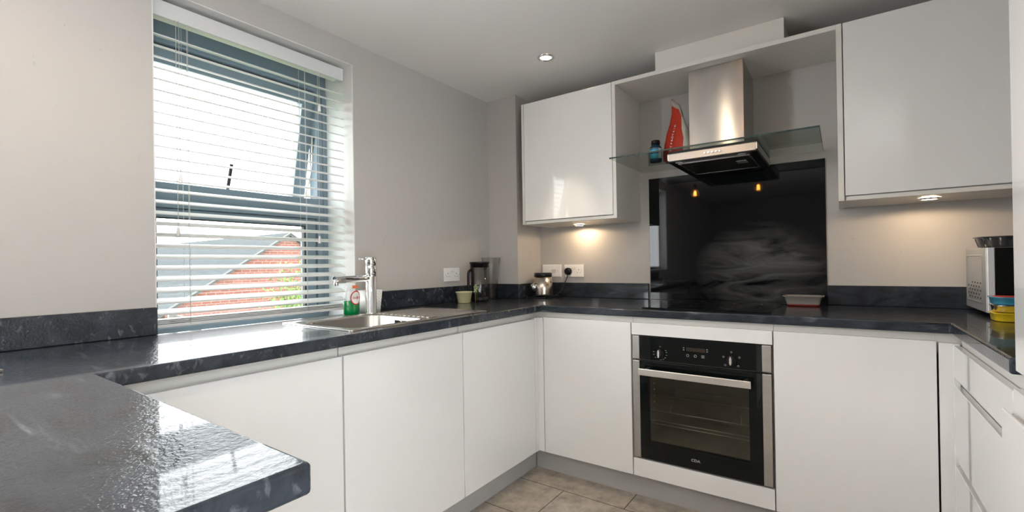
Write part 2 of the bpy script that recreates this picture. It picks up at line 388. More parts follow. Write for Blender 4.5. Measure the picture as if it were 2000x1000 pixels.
# top-hung sash, pushed open at the bottom
bm = cells(B(), [-2.075, -2.015, -1.412, -1.350], [1.405, 1.468, 1.950, 2.012], lambda u, v: not (-2.015 < u < -1.412 and 1.468 < v < 1.95), -.290, -.240, 0)
piv = Vector((-.24, 0, 2.012)); ang = math.radians(12.5)
Rm = Matrix.Translation(piv) @ Matrix.Rotation(ang, 4, 'Y') @ Matrix.Translation(-piv)
bmesh.ops.transform(bm, matrix=Rm, verts=bm.verts)
sash = obj('opening_sash', bm, FRAME, w1, .003)
bm = B(); box(bm, -.268, -.262, -2.02, -1.407, 1.462, 1.955); bmesh.ops.transform(bm, matrix=Rm, verts=bm.verts); obj('glass', bm, PANE, sash)
bm = B(); box(bm, -.240, -.222, -1.742, -1.712, 1.452, 1.476)
tube(bm, [(-.222, -1.727, 1.463), (-.208, -1.727, 1.47), (-.204, -1.725, 1.51), (-.205, -1.719, 1.60)], .0075, 8)
bmesh.ops.transform(bm, matrix=Rm, verts=bm.verts); obj('handle', bm, RUBBER, sash, .002)
for y0, y1 in ((-1.357, -1.352),):
    bm = B(); tube(bm, [(-.25, -1.362, 1.80), (-.285, -1.350, 1.62), (-.335, -1.354, 1.505)], .006, 6, smooth=False)
    obj('friction_stay', bm, ALU, sash)
# stay of the lower light, left
bm = B(); box(bm, -.222, -.205, -1.985, -1.955, .935, .962); tube(bm, [(-.205, -1.968, .948), (-.19, -1.93, .94), (-.188, -1.885, .932)], .006, 8); tube(bm, [(-.205, -1.968, .948), (-.195, -1.972, .922)], .005, 8, smooth=False)
obj('casement_handle', bm, ALU, w1, .002)

# ---- unseen window and glass doors, added to frame the fill lamps
w2 = bpy.data.objects.new('added_window', None); COL.objects.link(w2); w2.location = (-.2, -3.14, 1.03); w2['kind'] = 'structure'
bm = cells(B(), [LY0, LY0+.05, LY1-.05, LY1], [LZ0, LZ0+.05, LZ1-.05, LZ1], lambda u, v: not (LZ0+.05 < v < LZ1-.05 and LY0+.05 < u < LY1-.05), -.27, -.20, 0)
obj('window_frame', bm, FRAME, w2)
bm = B(); box(bm, -.24, -.234, LY0+.04, LY1-.04, LZ0+.04, LZ1-.04); obj('glass', bm, PANE, w2)
d1 = bpy.data.objects.new('added_door', None); COL.objects.link(d1); d1.location = (2.98, -3.05, .08); d1['kind'] = 'structure'
bm = cells(B(), [-3.77, -3.70, -3.09, -3.01, -2.40, -2.33], [.08, .16, 1.98, 2.06], lambda u, v: not (.16 < v < 1.98 and (-3.70 < u < -3.09 or -3.01 < u < -2.40)), 2.94, 3.0, 0)
obj('door_frame', bm, FRAME, d1)
bm = B(); box(bm, 2.965, 2.971, -3.72, -2.38, .14, 2.0); obj('glass', bm, PANE, d1)

# ---- venetian blind
bl = thing('venetian_blind', 'white venetian blind with tilted slats hanging in the window over the worktop', 'blind', (-.08, -1.69, 2.03))
bm = B(); box(bm, -.060, -.048, -2.083, -1.3195, 2.045, 2.104); obj('valance', bm, BLINDM, bl, .002)
bm = B(); box(bm, -.108, -.064, -2.080, -1.335, 2.052, 2.094); obj('headrail', bm, SATIN, bl, .003)
bm = B(); TAU = math.radians(16.5); SW = .050; PITCHS = .0403; ZS0 = 1.868
k = -3; n_sl = 0
while True:
    zc = ZS0 - PITCHS*k + 0.0
    k += 1
    if zc > 2.03: continue
    if zc < .955: break
    th = TAU if zc > .96 else TAU*.4
    lp = []
    for s in range(7):
        t = s/6*2-1
        xx = t*SW/2; zz = -.0022*(t*t)+.0011
        X = -.078 + xx*math.cos(th) + zz*math.sin(th); Z = zc - xx*math.sin(th) + zz*math.cos(th)
        lp.append((X, Z))
    top = lp; bot = [(x+.0026*math.sin(th)*-1, z-.0042) for x, z in lp]
    prof = top + bot[::-1]
    loft(bm, [[(x, -2.078, z) for x, z in prof], [(x, -1.318, z) for x, z in prof]])
    for f in bm.faces: f.smooth = False
    n_sl += 1
obj('slats', bm, BLINDM, bl)
bm = B()
box(bm, -.104, -.052, -2.078, -1.322, .924, .936)
for q in range(3):
    zz = .939+.006*q; box(bm, -.103, -.053, -2.078, -1.318, zz, zz+.003)
obj('bottom_rail', bm, BLINDM, bl, .002)
for yy in (-1.968, -1.690, -1.512):
    if yy == -1.690: continue
    bm = B()
    for xx in (-.052, -.104): tube(bm, [(xx, yy, 2.05), (xx, yy, .93)], .0009, 6, smooth=False)
    tube(bm, [(-.078, yy+.012, 2.05), (-.078, yy+.012, .93)], .0008, 6, smooth=False)
    obj('ladder_cord', bm, CORD, bl)
for yy, zz in ((-1.9955, 1.475), (-2.005, 1.28), (-1.449, 1.885), (-1.457, 1.27)):
    bm = B(); tube(bm, [(-.043, yy, 2.048), (-.043, yy, zz)], .0010, 6, smooth=False)
    c = obj('pull_cord', bm, CORD, bl)
    bm = B(); lathe(bm, -.043, yy, [(.003, zz+.008), (.0045, zz+.004), (.0065, zz-.022), (.0060, zz-.026)], 14)
    obj('cord_pull', bm, WPLAS if zz > 1.28 else CORD, c)

# ================================================================== outdoors, seen between the slats
bm = B(); box(bm, -60, -1.0, -40, 60, -5.3, -5.2); o = struct('ground', bm, GRASS)
HX, HA, HZ, EY, EZ = -12.0, 4.74, 2.21, 3.35, 2.23
hs = thing('brick_house', 'red brick gable house with grey slate roof outside the window', 'house', (HX-7, HA, -5.2))
bm = B()
f0 = [(HX, HA-EY+.25, -5.2), (HX, HA+EY-.25, -5.2), (HX, HA+EY-.25, HZ-EZ+.1), (HX, HA, HZ-.06), (HX, HA-EY+.25, HZ-EZ+.1)]
loft(bm, [f0, [(x-14, y, z) for x, y, z in f0]])
for f in bm.faces: f.smooth = False
obj('wall', bm, BRICK, hs)
bm = B()
for s in (-1, 1):
    q = [(HX+.12, HA, HZ), (HX+.12, HA+s*EY, HZ-EZ), (HX+.12, HA+s*EY, HZ-EZ-.10), (HX+.12, HA, HZ-.10)]
    loft(bm, [q, [(x-14.3, y, z) for x, y, z in q]])
for f in bm.faces: f.smooth = False
obj('roof', bm, ROOFM, hs)
bm = B()
for s in (-1, 1):
    q = [(HX+.13, HA, HZ+.01), (HX+.13, HA+s*EY, HZ-EZ+.01), (HX+.13, HA+s*EY, HZ-EZ-.03), (HX+.13, HA, HZ-.03)]
    loft(bm, [q, [(x+.03, y, z) for x, y, z in q]])
for f in bm.faces: f.smooth = False
obj('verge', bm, mat('verge_mortar', (.16, .155, .15), .9, spec=0, nscale=9, namt=.05), hs)
for y0, z0 in ((3.35, -.62), (4.5, -.9)):
    bm = B(); box(bm, HX, HX+.05, y0, y0+.26, z0, z0+.16); obj('vent', bm, SATIN, hs)
bm = B(); lathe(bm, HX-4, HA+.2, [(.0, 2.0), (.25, 2.0), (.25, 2.5), (.2, 2.5)], 12); bm.free()
tr = thing('tree', 'pale green tree in front of the brick house outside the window', 'tree', (-9.2, 3.75, -5.2))
bm = B(); tube(bm, [(-9.2, 3.75, -5.2), (-9.15, 3.8, -3.2), (-9.2, 3.55, -.2)], .10, 8); obj('trunk', bm, BARK, tr)
bm = B()
for i in range(2600):
    a, b_, c_ = random.gauss(0, .33), random.gauss(0, .33), random.gauss(0, .45)
    p = Vector((-9.2+a, 3.50+b_, -.15+c_*1.15)); s = random.uniform(.03, .06)
    u_ = Vector((random.uniform(-1, 1), random.uniform(-1, 1), random.uniform(-1, 1))).normalized(); w_ = u_.orthogonal().normalized()
    bm.faces.new([bm.verts.new(p+u_*s), bm.verts.new(p+w_*s*.5), bm.verts.new(p-u_*s), bm.verts.new(p-w_*s*.5)])
obj('foliage', bm, LEAF, tr)

# ================================================================== worktop (one U shape with the sink cut-out)
PX1, PY1 = 1.4563, -3.15
YW, YRE = -2.3748, -1.2520
sx0, sx1, sy0, sy1 = .120, .556, -1.705, -.995
def inside(x, y):
    if sx0 < x < sx1 and sy0 < y < sy1: return False
    if x < .2375 and y > -.2718: return False
    if x < XL: return y > PY1
    if y > YB: return True
    if x < PX1 and y < YW: return True
    return x > XR and y > YRE
bm = cells(B(), [.001, sx0, .2375, sx1, XL, PX1, XR, XWR-.001], [PY1, YW, sy0, YRE, sy1, YB, -.2718, -.001], inside, ZB, ZT, 2)
tag(obj('worktop', bm, SLATE, None, .0055, 3, loc=(0, 0, ZB)), 'dark slate effect U-shaped kitchen worktop running round three sides with a peninsula', 'worktop')
def ustand(parts, label):
    bm = B()
    for p in parts: box(bm, *p, ZT+.0004, 1.0045)
    tag(obj('worktop_upstand', bm, SLATE, None, .003, loc=(parts[0][0], parts[0][2], ZT)), label, 'upstand')
ustand([(.0005, .02, PY1, WY0)], 'dark slate upstand on the wall left of the window')
ustand([(.0005, .02, -1.180, -.2925)], 'dark slate upstand between the window and the wall pier, behind the sink drainer')
ustand([(.0005, .2570, -.2922, -.2722), (.2380, .2570, -.2718, -.0005)], 'dark slate upstand wrapping the projecting wall pier')
ustand([(.2575, 1.012, -.0205, -.0005)], 'dark slate upstand under the sockets, left of the black glass')
ustand([(1.9075, XWR-.0005, -.0205, -.0005)], 'dark slate upstand right of the black glass, behind the microwave')

# ================================================================== base units
def gapstrip(bm, *a): box(bm, *a)
# left run (doors face +X)
DT, DB = .8375, .1225
for y0, y1, lab in ((-2.371, -1.7715, 'white handleless base cabinet nearest the peninsula, below the window'),
                    (-1.7655, -1.1945, 'white handleless base cabinet under the sink bowl'),
                    (-1.1885, -.6330, 'white handleless base cabinet left of the inner corner, under the drainer')):
    t = thing('base_cabinet', lab, 'cabinet', (.3, (y0+y1)/2, .1))
    bm = B()
    box(bm, .03, .560, y0-.0015, y0+.016, .12, .870); box(bm, .03, .560, y1-.016, y1+.0015, .12, .870)
    box(bm, .03, .560, y0+.016, y1-.016, .12, .137); box(bm, .03, .045, y0+.016, y1-.016, .137, .700)
    obj('carcass', bm, SATIN, t)
    bm = B(); box(bm, XD-.020, XD, y0, y1, DB, DT)
    d = obj('door', bm, WHITE, t, .0018)
    bm = B(); box(bm, .562, .570, y0-.001, y1+.001, .800, .8725); box(bm, .570, .577, y0, y1, .800, .822)
    obj('handle_rail', bm, SATIN, t, .001)
# back run (doors face -Y)
for x0, x1, lab in ((.6365, 1.1290, 'white handleless base cabinet between the inner corner and the oven'),
                    (1.7340, 2.2290, 'white handleless base cabinet right of the oven')):
    t = thing('base_cabinet', lab, 'cabinet', ((x0+x1)/2, -.3, .1))
    bm = B()
    box(bm, x0-.001, x0+.016, -.565, -.03, .12, .870); box(bm, x1-.016, x1+.0015, -.565, -.03, .12, .870)
    box(bm, x0+.016, x1-.016, -.565, -.03, .12, .137); box(bm, x0+.016, x1-.016, -.045, -.03, .137, .7)
    obj('carcass', bm, SATIN, t)
    bm = B(); box(bm, x0, x1, YD, YD+.020, DB, DT+.008); obj('door', bm, WHITE, t, .0018)
    bm = B(); box(bm, x0-.001, x1+.001, -.573, -.566, .80, .8725); box(bm, x0, x1, -.581, -.573, .80, .822)
    obj('handle_rail', bm, SATIN, t, .001)
# corner posts
bm = B(); box(bm, XD-.018, XD, -.6300, -.6020, DB, DT+.004); box(bm, XD-.018, .6325, -.6020, -.584, DB, DT+.004)
tag(obj('corner_post', bm, WHITE, None, .0015), 'narrow white filler post in the inner corner left of the oven', 'filler panel')
bm = B(); box(bm, 2.2345, XRD+.018, -.602, -.584, DB, DT+.004); box(bm, XRD, XRD+.018, -.6095, -.602, DB, DT+.004)
tag(obj('corner_post', bm, WHITE, None, .0015), 'narrow white filler post in the corner beside the drawers', 'filler panel')
bm = B(); box(bm, .5625, .5695, -.632, -.568, .80, .8725); box(bm, .5695, .6350, -.575, -.568, .80, .8725)
tag(obj('corner_rail', bm, SATIN, None, .001), 'white recessed handle rail corner piece above the left corner post', 'filler panel')
bm = B(); box(bm, 2.2305, 2.306, -.575, -.568, .80, .8725)
tag(obj('corner_rail', bm, SATIN, None, .001), 'white recessed handle rail piece above the right corner post', 'filler panel')
# oven housing
t = thing('oven_housing', 'white built-in oven housing with a plain strip above and below the oven', 'cabinet', (1.43, -.3, .1))
bm = B(); box(bm, 1.1315, 1.1385, -.565, -.03, .12, .870); box(bm, 1.7245, 1.7315, -.565, -.03, .12, .870); box(bm, 1.1385, 1.7245, -.565, -.03, .12, .137); box(bm, 1.1385, 1.7245, -.565, -.05, .195, .2045)
obj('carcass', bm, SATIN, t)
bm = B(); box(bm, 1.1335, 1.7300, YD, YD+.02, .7895, DT+.008); obj('upper_fascia', bm, WHITE, t, .0018)
bm = B(); box(bm, 1.1335, 1.7300, YD, YD+.02, DB, .2065); obj('lower_fascia', bm, WHITE, t, .0018)
bm = B(); box(bm, 1.1315, 1.7315, -.573, -.566, .80, .8725); obj('handle_rail', bm, SATIN, t, .001)

# oven
ov = thing('built_in_oven', 'black glass and steel built-in electric oven with bar handle', 'oven', (1.432, -.33, .21))
ox0, ox1, oz0, oz1 = 1.1385, 1.7250, .2150, .7860
yf = YD-.002
bm = cells(B(), [ox0+.004, 1.185, 1.665, ox1-.004], [.2155, .275, .615, .78], lambda u, v: not (1.185 < u < 1.665 and .275 < v < .615), -.55, -.56, 1)
box(bm, 1.175, 1.185, -.55, -.10, .265, .625); box(bm, 1.665, 1.675, -.55, -.10, .265, .625)
box(bm, 1.175, 1.675, -.55, -.10, .262, .272); box(bm, 1.175, 1.675, -.55, -.10, .62, .63); box(bm, 1.175, 1.675, -.11, -.10, .262, .63)
CAV = mat('oven_enamel', (.40, .36, .31), .35, nscale=14, namt=.25)
obj('cavity', bm, CAV, ov)
def oven_front(name, z0, z1, hole=None):
    us = [ox0+.034, 1.214, 1.641, ox1-.034]
    vs = [z0, .298, .600, z1] if hole else [z0, z1]
    bm = cells(B(), us, vs, lambda u, v: not (hole and 1.214 < u < 1.641 and .298 < v < .600), yf, yf+.022, 1)
    return obj(name, bm, BLACKG, ov, .001)
cp = oven_front('control_panel', .6780, oz1)
dr = oven_front('oven_door', oz0, .6700, True)
for par, z0, z1 in ((cp, .678, oz1), (dr, oz0, .670)):
    for a, b_ in ((ox0, ox0+.0335), (ox1-.0335, ox1)):
        bm = B(); box(bm, a, b_, yf-.002, yf+.022, z0, z1); obj('steel_strip', bm, STEEL, par, .002)
bm = B(); box(bm, 1.210, 1.645, yf+.004, yf+.008, .294, .604); obj('window_glass', bm, OVENGLASS, dr)
bm = B(); box(bm, 1.182, 1.655, yf-.047, yf-.039, .6125, .6430); box(bm, 1.20, 1.215, yf-.039, yf+.001, .620, .636); box(bm, 1.622, 1.637, yf-.039, yf+.001, .620, .636)
hd = obj('door_handle', bm, ALU, dr, .002); hd['label'] = 'pale brushed bar handle'
PRINT = mat('grey_print', (.30, .31, .30), .5, nscale=9, namt=.05)
text('logo', 'CDA', .016, (1.422, yf-.0006, .254), (1, 0, 0), (0, 0, 1), mat('light_grey_print', (.55, .55, .54), .5, nscale=9, namt=.05), dr, .0003, 1.15)
for kx, kind in ((1.271, 0), (1.576, 1)):
    bm = B(); cylx(bm, (kx, yf+.001, .713), .019, -.010, 'Y', 28); kb = obj('knob', bm, BLACKP, cp, .001)
    bm = B()
    pr = [(-.0025, -.017), (.0025, -.017), (.0055, -.006), (.0045, 0), (.0055, .006), (.0025, .017), (-.0025, .017), (-.0055, .006), (-.0045, 0), (-.0055, -.006)]
    loft(bm, [[(kx+a*1.1, yf-.009, .713+b_) for a, b_ in pr], [(kx+a*.9, yf-.028, .713+b_) for a, b_ in pr]])
    for f in bm.faces: f.smooth = False
    o = obj('knob_grip', bm, ALU, kb, .001); o['label'] = 'pale aluminium grip of the knob'
    angs = (90, 30, 12, -12, -38, -60, -85, 170, 195, 225) if kind == 0 else (90, 25, -40, 160, 222)
    for a in angs:
        ca, sa = math.cos(math.radians(a)), math.sin(math.radians(a)); r0 = .030 if kind == 0 else .034
        c = (kx+ca*r0, .713+sa*r0); bm = B()
        if kind == 0: box(bm, c[0]-.0035, c[0]+.0035, yf-.0006, yf+.0002, c[1]-.0011, c[1]+.0011)
        else: loft(bm, [ring((c[0], yf-.0006, c[1]), .0042, 10, 'Y'), ring((c[0], yf-.0006, c[1]), .0028, 10, 'Y')], False, False)
        obj('dial_mark', bm, PRINT, cp)
bm = B(); box(bm, 1.390, 1.470, yf-.0005, yf+.0003, .7345, .7500); obj('display', bm, mat('display_brown', (.035, .022, .016), .2, nscale=9, namt=.1), cp)
for x_, z_ in ((1.378, .7475), (1.378, .7385), (1.478, .7475), (1.478, .7385)):
    bm = B(); box(bm, x_-.003, x_+.003, yf-.0006, yf+.0003, z_-.0018, z_+.0018); obj('touch_button', bm, PRINT, cp)
for x_ in (1.395, 1.428):
    bm = B(); loft(bm, [ring((x_, yf-.0006, .715), .0062, 14, 'Y'), ring((x_, yf-.0006, .715), .0045, 14, 'Y')], False, False); obj('touch_button', bm, PRINT, cp)
bm = B()
for i in range(3):
    for j in range(3): box(bm, 1.454+i*.0045, 1.457+i*.0045, yf-.0006, yf+.0003, .7095+j*.0045, .7125+j*.0045)
obj('grid_symbol', bm, PRINT, cp)
bm = B(); RW = .0022
for zz, yy in ((.420, -.52), (.372, -.52), (.357, -.52)): tube(bm, [(1.195, yy, zz), (1.655, yy, zz)], RW, 6, smooth=False)
tube(bm, [(1.21, -.52, .372), (1.20, -.525, .366), (1.205, -.52, .357)], RW, 6)
tube(bm, [(1.65, -.52, .372), (1.652, -.525, .364), (1.648, -.52, .357)], RW, 6)
tube(bm, [(1.22, -.30, .430), (1.60, -.30, .430), (1.625, -.32, .425), (1.625, -.36, .420)], RW, 6, smooth=False)
for x_ in (1.265, 1.575): tube(bm, [(x_-.015, -.42, .445), (x_+.002, -.42, .446), (x_+.02, -.51, .421)], RW, 6, smooth=False)
tube(bm, [(1.20, -.13, .42), (1.655, -.13, .42)], RW, 6, smooth=False)
obj('shelf_rack', bm, ALU, ov)
for i in range(8):
    bm = B(); sphere(bm, (1.187, -.45, .345+i*.031), .005, 8); obj('rack_clip', bm, ALU, ov)

# drawer unit, right run (fronts face -X)
t = thing('drawer_unit', 'white handleless three-drawer base unit on the right under the worktop', 'drawers', (2.55, -.93, .1))
dy0, dy1 = -1.2480, -.6130
bm = B(); box(bm, XRD+.030, 2.86, dy0, dy0+.016, .12, .87); box(bm, XRD+.030, 2.86, dy1-.016, dy1, .12, .87); box(bm, XRD+.03, 2.86, dy0+.016, dy1-.016, .12, .136)
obj('carcass', bm, SATIN, t)
for z0, z1 in ((.7300, DT), (.4625, .7050), (.1225, .4375)):
    bm = B(); box(bm, XRD, XRD+.018, dy0, dy1, z0, z1); d = obj('drawer', bm, WHITE, t, .0018)
bm = B()
for z0, z1 in ((.80, .8725), (.69, .745), (.42, .475)): box(bm, XRD+.0215, XRD+.029, dy0, dy1, z0, z1)
obj('handle_rail', bm, SATIN, t, .001)

# tall unit at the right edge
t = thing('tall_cabinet', 'tall white gloss cabinet with two doors at the right edge of the picture', 'cabinet', (2.58, -1.62, 0))
ty0, ty1 = -2.02, -1.2700
bm = B(); box(bm, XRD+.022, XWR-.01, ty0, ty1+.012, .10, 2.15); obj('carcass', bm, SATIN, t)
bm = B(); box(bm, XRD, XRD+.020, ty0, ty1, .8850, 2.15); obj('upper_door', bm, WHITE, t, .002)
bm = B()
pf = [(2.2500, .123), (2.2500, .797), (2.2515, .800), (2.2545, .800), (2.2560, .790), (2.2620, .782), (2.2670, .790), (2.2690, .845), (2.2850, .845), (2.2850, .123)]
loft(bm, [[(x, ty0, z) for x, z in pf], [(x, -1.2560, z) for x, z in pf]])
for f in bm.faces: f.smooth = False
obj('lower_door', bm, WHITE, t, .0008)

# plinths
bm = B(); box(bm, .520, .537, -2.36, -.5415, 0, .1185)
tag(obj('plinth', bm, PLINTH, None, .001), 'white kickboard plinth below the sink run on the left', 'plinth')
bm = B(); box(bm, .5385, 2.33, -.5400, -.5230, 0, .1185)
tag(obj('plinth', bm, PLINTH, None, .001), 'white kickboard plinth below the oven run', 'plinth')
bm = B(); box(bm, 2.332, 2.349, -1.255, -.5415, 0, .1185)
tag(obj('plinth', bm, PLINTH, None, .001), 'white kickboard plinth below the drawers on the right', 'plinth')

# peninsula base
t = thing('peninsula_base', 'white panelled base carrying the peninsula worktop at the lower left', 'cabinet', (.75, -2.7, 0))
bm = B(); box(bm, .02, 1.40, -3.08, -2.425, .0, .8725); obj('carcass', bm, SATIN, t)
bm = B(); box(bm, .0201, 1.418, -2.4250, -2.4050, .0, .8725); obj('side_panel', bm, WHITE, t, .0015)

# ================================================================== wall units
def wallunit(x0, x1, doorx, label, lgable, rgable):
    t = thing('wall_cabinet', label, 'cabinet', ((x0+x1)/2, -.17, ZUB))
    bm = B(); box(bm, x0+.018, x1-.018, -.335, -.001, ZUB+.003, ZUT-.003); obj('carcass', bm, SATIN, t)
    for g in (lgable, rgable):
        if g: bm = B(); box(bm, g[0], g[1], YU, -.001, ZUB, ZUT); obj('end_panel', bm, SATIN, t, .001)
    bm = B(); box(bm, doorx[0], doorx[1], YU, YU+.020, 1.3950, ZUT-.001); obj('door', bm, WHITE, t, .0015)
    bm = B(); box(bm, doorx[0]+.002, doorx[1], YU+.008, YU+.024, ZUB+.001, 1.3915); obj('handle_rail', bm, SATIN, t, .001)
    return t
wallunit(.3432, .9652, (.3625, .9430), 'white gloss wall cabinet to the left of the cooker hood', (.3432, .3600), (.9455, .9652))
wallunit(1.9600, XWR-.004, (1.9840, 2.62), 'large white gloss wall cabinet to the right of the cooker hood', (1.9600, 1.9800), (XWR-.022, XWR-.004))
bm = B(); box(bm, .9656, 1.9596, YU, -.001, 2.0940, ZUT)
tag(obj('bridging_shelf', bm, SATIN, None, .001), 'long white shelf board bridging the two wall cabinets above the hood', 'shelf')
bm = B(); box(bm, 1.174, 1.767, -.315, -.001, ZUT+.0005, ZC-.0005)
tag(obj('duct_boxing', bm, SATIN, None, .001), 'plain white duct boxing between the bridging shelf and the ceiling', 'boxing')

# ================================================================== cooker hood, splashback, hob
t = thing('cooker_hood', 'stainless steel chimney cooker hood with a flat green glass canopy', 'cooker hood', (1.465, -.2, 1.61))
bm = B(); box(bm, 1.3385, 1.5930, -.300, -.001, 1.655, 2.0935); obj('chimney', bm, CHIMNEY, t, .0015)
bm = cells(B(), [1.272, 1.30, 1.64, 1.668], [-.450, -.42, -.06, -.0090], lambda u, v: True, 1.622, 1.654, 2)
bd = obj('body', bm, STEEL, t, .0015)
bm = B(); box(bm, 1.278, 1.662, -.4525, -.4490, 1.6175, 1.6520); fa = obj('control_strip', bm, mat('hood_strip_steel', (.36, .335, .31), .35, 1.0, nscale=12, namt=.1), bd, .001)
bm = B(); box(bm, 1.274, 1.666, -.448, -.010, 1.6130, 1.6222); obj('underside', bm, BLACKP, bd, .001)
bm = B(); box(bm, 1.315, 1.625, -.395, -.075, 1.6100, 1.6132); ft = obj('grease_filter', bm, BLACKM, bd, .001)
bm = cells(B(), [1.31, 1.318, 1.622, 1.63], [-.40, -.392, -.078, -.07], lambda u, v: not (1.318 < u < 1.622 and -.392 < v < -.078), 1.6085, 1.6135, 2)
obj('filter_frame', bm, STEEL, ft)
bm = B(); box(bm, 1.555, 1.60, -.30, -.24, 1.6065, 1.6105); obj('filter_catch', bm, SILVERP, ft, .001)
for x_ in (1.32, 1.60):
    bm = B(); cylx(bm, (x_, -.422, 1.6105), .017, .003, 'Z', 20); obj('lamp_lens', bm, mat('frosted_lens', (.6, .6, .6), .3, nscale=5, namt=.03), bd)
for i in range(5):
    bm = B(); cylx(bm, (1.448+i*.0165, -.4523, 1.6345), .0045, -.007, 'Y', 14); obj('button', bm, CHROME, fa, .0006)
bm = B(); box(bm, 1.2745, 1.6655, -.446, -.006, 1.6541, 1.6645); obj('gasket', bm, BLACKM, bd)
def canopy(zoff, y0, y1, x0, x1, th):
    bm = B(); lo = []
    n = 14
    for i in range(n+1):
        x = x0+(x1-x0)*i/n
        lo.append([(x, y0, 1.6650+zoff), (x, (y0*2+y1)/3, 1.6656+zoff), (x, (y0+2*y1)/3, 1.6656+zoff), (x, y1, 1.665+zoff), (x, y1, 1.665+zoff+th), (x, (y0+2*y1)/3, 1.6656+zoff+th), (x, (y0*2+y1)/3, 1.6656+zoff+th), (x, y0, 1.665+zoff+th)])
    loft(bm, lo); return bm
cg = obj('glass_canopy', canopy(0, -.490, -.006, .9850, 1.900, .0068), HOODGLASS, t)
for f in cg.data.polygons: f.use_smooth = False
bm = B(); box(bm, .985, 1.900, -.4925, -.4902, 1.6650, 1.6718); box(bm, 1.9002, 1.9016, -.4925, -.006, 1.6650, 1.6718); obj('glass_edge', bm, EDGEG, cg)

bm = B(); box(bm, 1.0205, 1.9070, -.0080, -.0010, ZT+.001, 1.6260)
o = obj('glass_splashback', bm, SPLASH, None, .0006, loc=(1.4638, 0, ZT+.001)); tag(o, 'black glass splashback with wiping smears behind the hob', 'splashback')
hb = thing('induction_hob', 'flat black glass induction hob set in the worktop above the oven', 'hob', (1.443, -.31, ZT))
bm = B(); loft(bm, [rrect(1.166, 1.722, -.556, -.075, ZT+.0004, .006, 3), rrect(1.166, 1.722, -.556, -.075, ZT+.0048, .006, 3), rrect(1.169, 1.719, -.553, -.078, ZT+.0062, .005, 3)])
for f in bm.faces: f.smooth = False
obj('glass_top', bm, BLACKG, hb)
ZMK = mat('dark_grey_print', (.05, .05, .05), .3, nscale=9, namt=.05)
for cx_, cy_, r_ in ((1.30, -.20, .085), (1.30, -.41, .065), (1.58, -.20, .065), (1.58, -.40, .085)):
    bm = B(); loft(bm, [ring((cx_, cy_, ZT+.0065), r_, 40), ring((cx_, cy_, ZT+.0065), r_-.0015, 40)], False, False); obj('zone_mark', bm, ZMK, hb)


# ================================================================== lights
def glow(name, c, s): return mat(name, (1, .9, .7), .4, emit=c, es=s, nscale=5, namt=.01)
GLOW = glow('lamp_glow', (1.0, .84, .58), 5.0)
def downlight(x, y, label, power, cone=56):
    t = thing('ceiling_downlight', label, 'downlight', (x, y, ZC))
    bm = B(); loft(bm, [ring((x, y, ZC-.0005), .044, 32), ring((x, y, ZC-.006), .043, 32), ring((x, y, ZC-.007), .033, 32), ring((x, y, ZC-.0010), .030, 32)], False, False); obj('bezel', bm, CHROME, t)
    bm = B(); cylx(bm, (x, y, ZC-.0030), .028, .0024, 'Z', 28); obj('bulb', bm, GLOW, t)
    l = bpy.data.lights.new('downlight_lamp', 'SPOT'); l.energy = power; l.color = (1.0, .80, .56); l.spot_size = math.radians(cone); l.spot_blend = .45; l.shadow_soft_size = .022
    o = bpy.data.objects.new('downlight_lamp', l); COL.objects.link(o); o.location = (0, 0, -.03); o.parent = t
downlight(.683, -.608, 'chrome ceiling downlight glowing warm above the left corner', 8, 50)
downlight(.683, -3.10, 'chrome ceiling downlight above the peninsula, behind the camera', 1.8, 172)
downlight(1.20, -2.02, 'chrome ceiling downlight in the middle of the kitchen ceiling', 4.5, 172)
downlight(2.05, -3.90, 'chrome ceiling downlight in the living area behind the camera', 6, 70)
def cablight(x, y, label):
    t = thing('cabinet_spotlight', label, 'spotlight', (x, y, ZUB))
    bm = B(); loft(bm, [ring((x, y, ZUB-.0002), .036, 28), ring((x, y, ZUB-.005), .035, 28), ring((x, y, ZUB-.006), .027, 28), ring((x, y, ZUB-.0015), .026, 28)], False, False); obj('bezel', bm, CHROME, t)
    bm = B(); cylx(bm, (x, y, ZUB-.0045), .0255, .003, 'Z', 28); obj('lens', bm, glow('cabinet_lamp_glow', (1.0, .82, .58), 7.0), t)
    l = bpy.data.lights.new('cabinet_lamp', 'SPOT'); l.energy = 1.05; l.color = (1.0, .72, .44); l.spot_size = math.radians(176); l.spot_blend = .15; l.shadow_soft_size = .022
    o = bpy.data.objects.new('cabinet_lamp', l); COL.objects.link(o); o.location = (0, 0, -.012); o.parent = t
cablight(.600, -.105, 'round warm spotlight under the wall cabinet left of the hood')
cablight(2.266, -.215, 'round warm spotlight under the large wall cabinet right of the hood')
BULB = glassy('amber_bulb_glass', (1.0, .90, .72), .02)
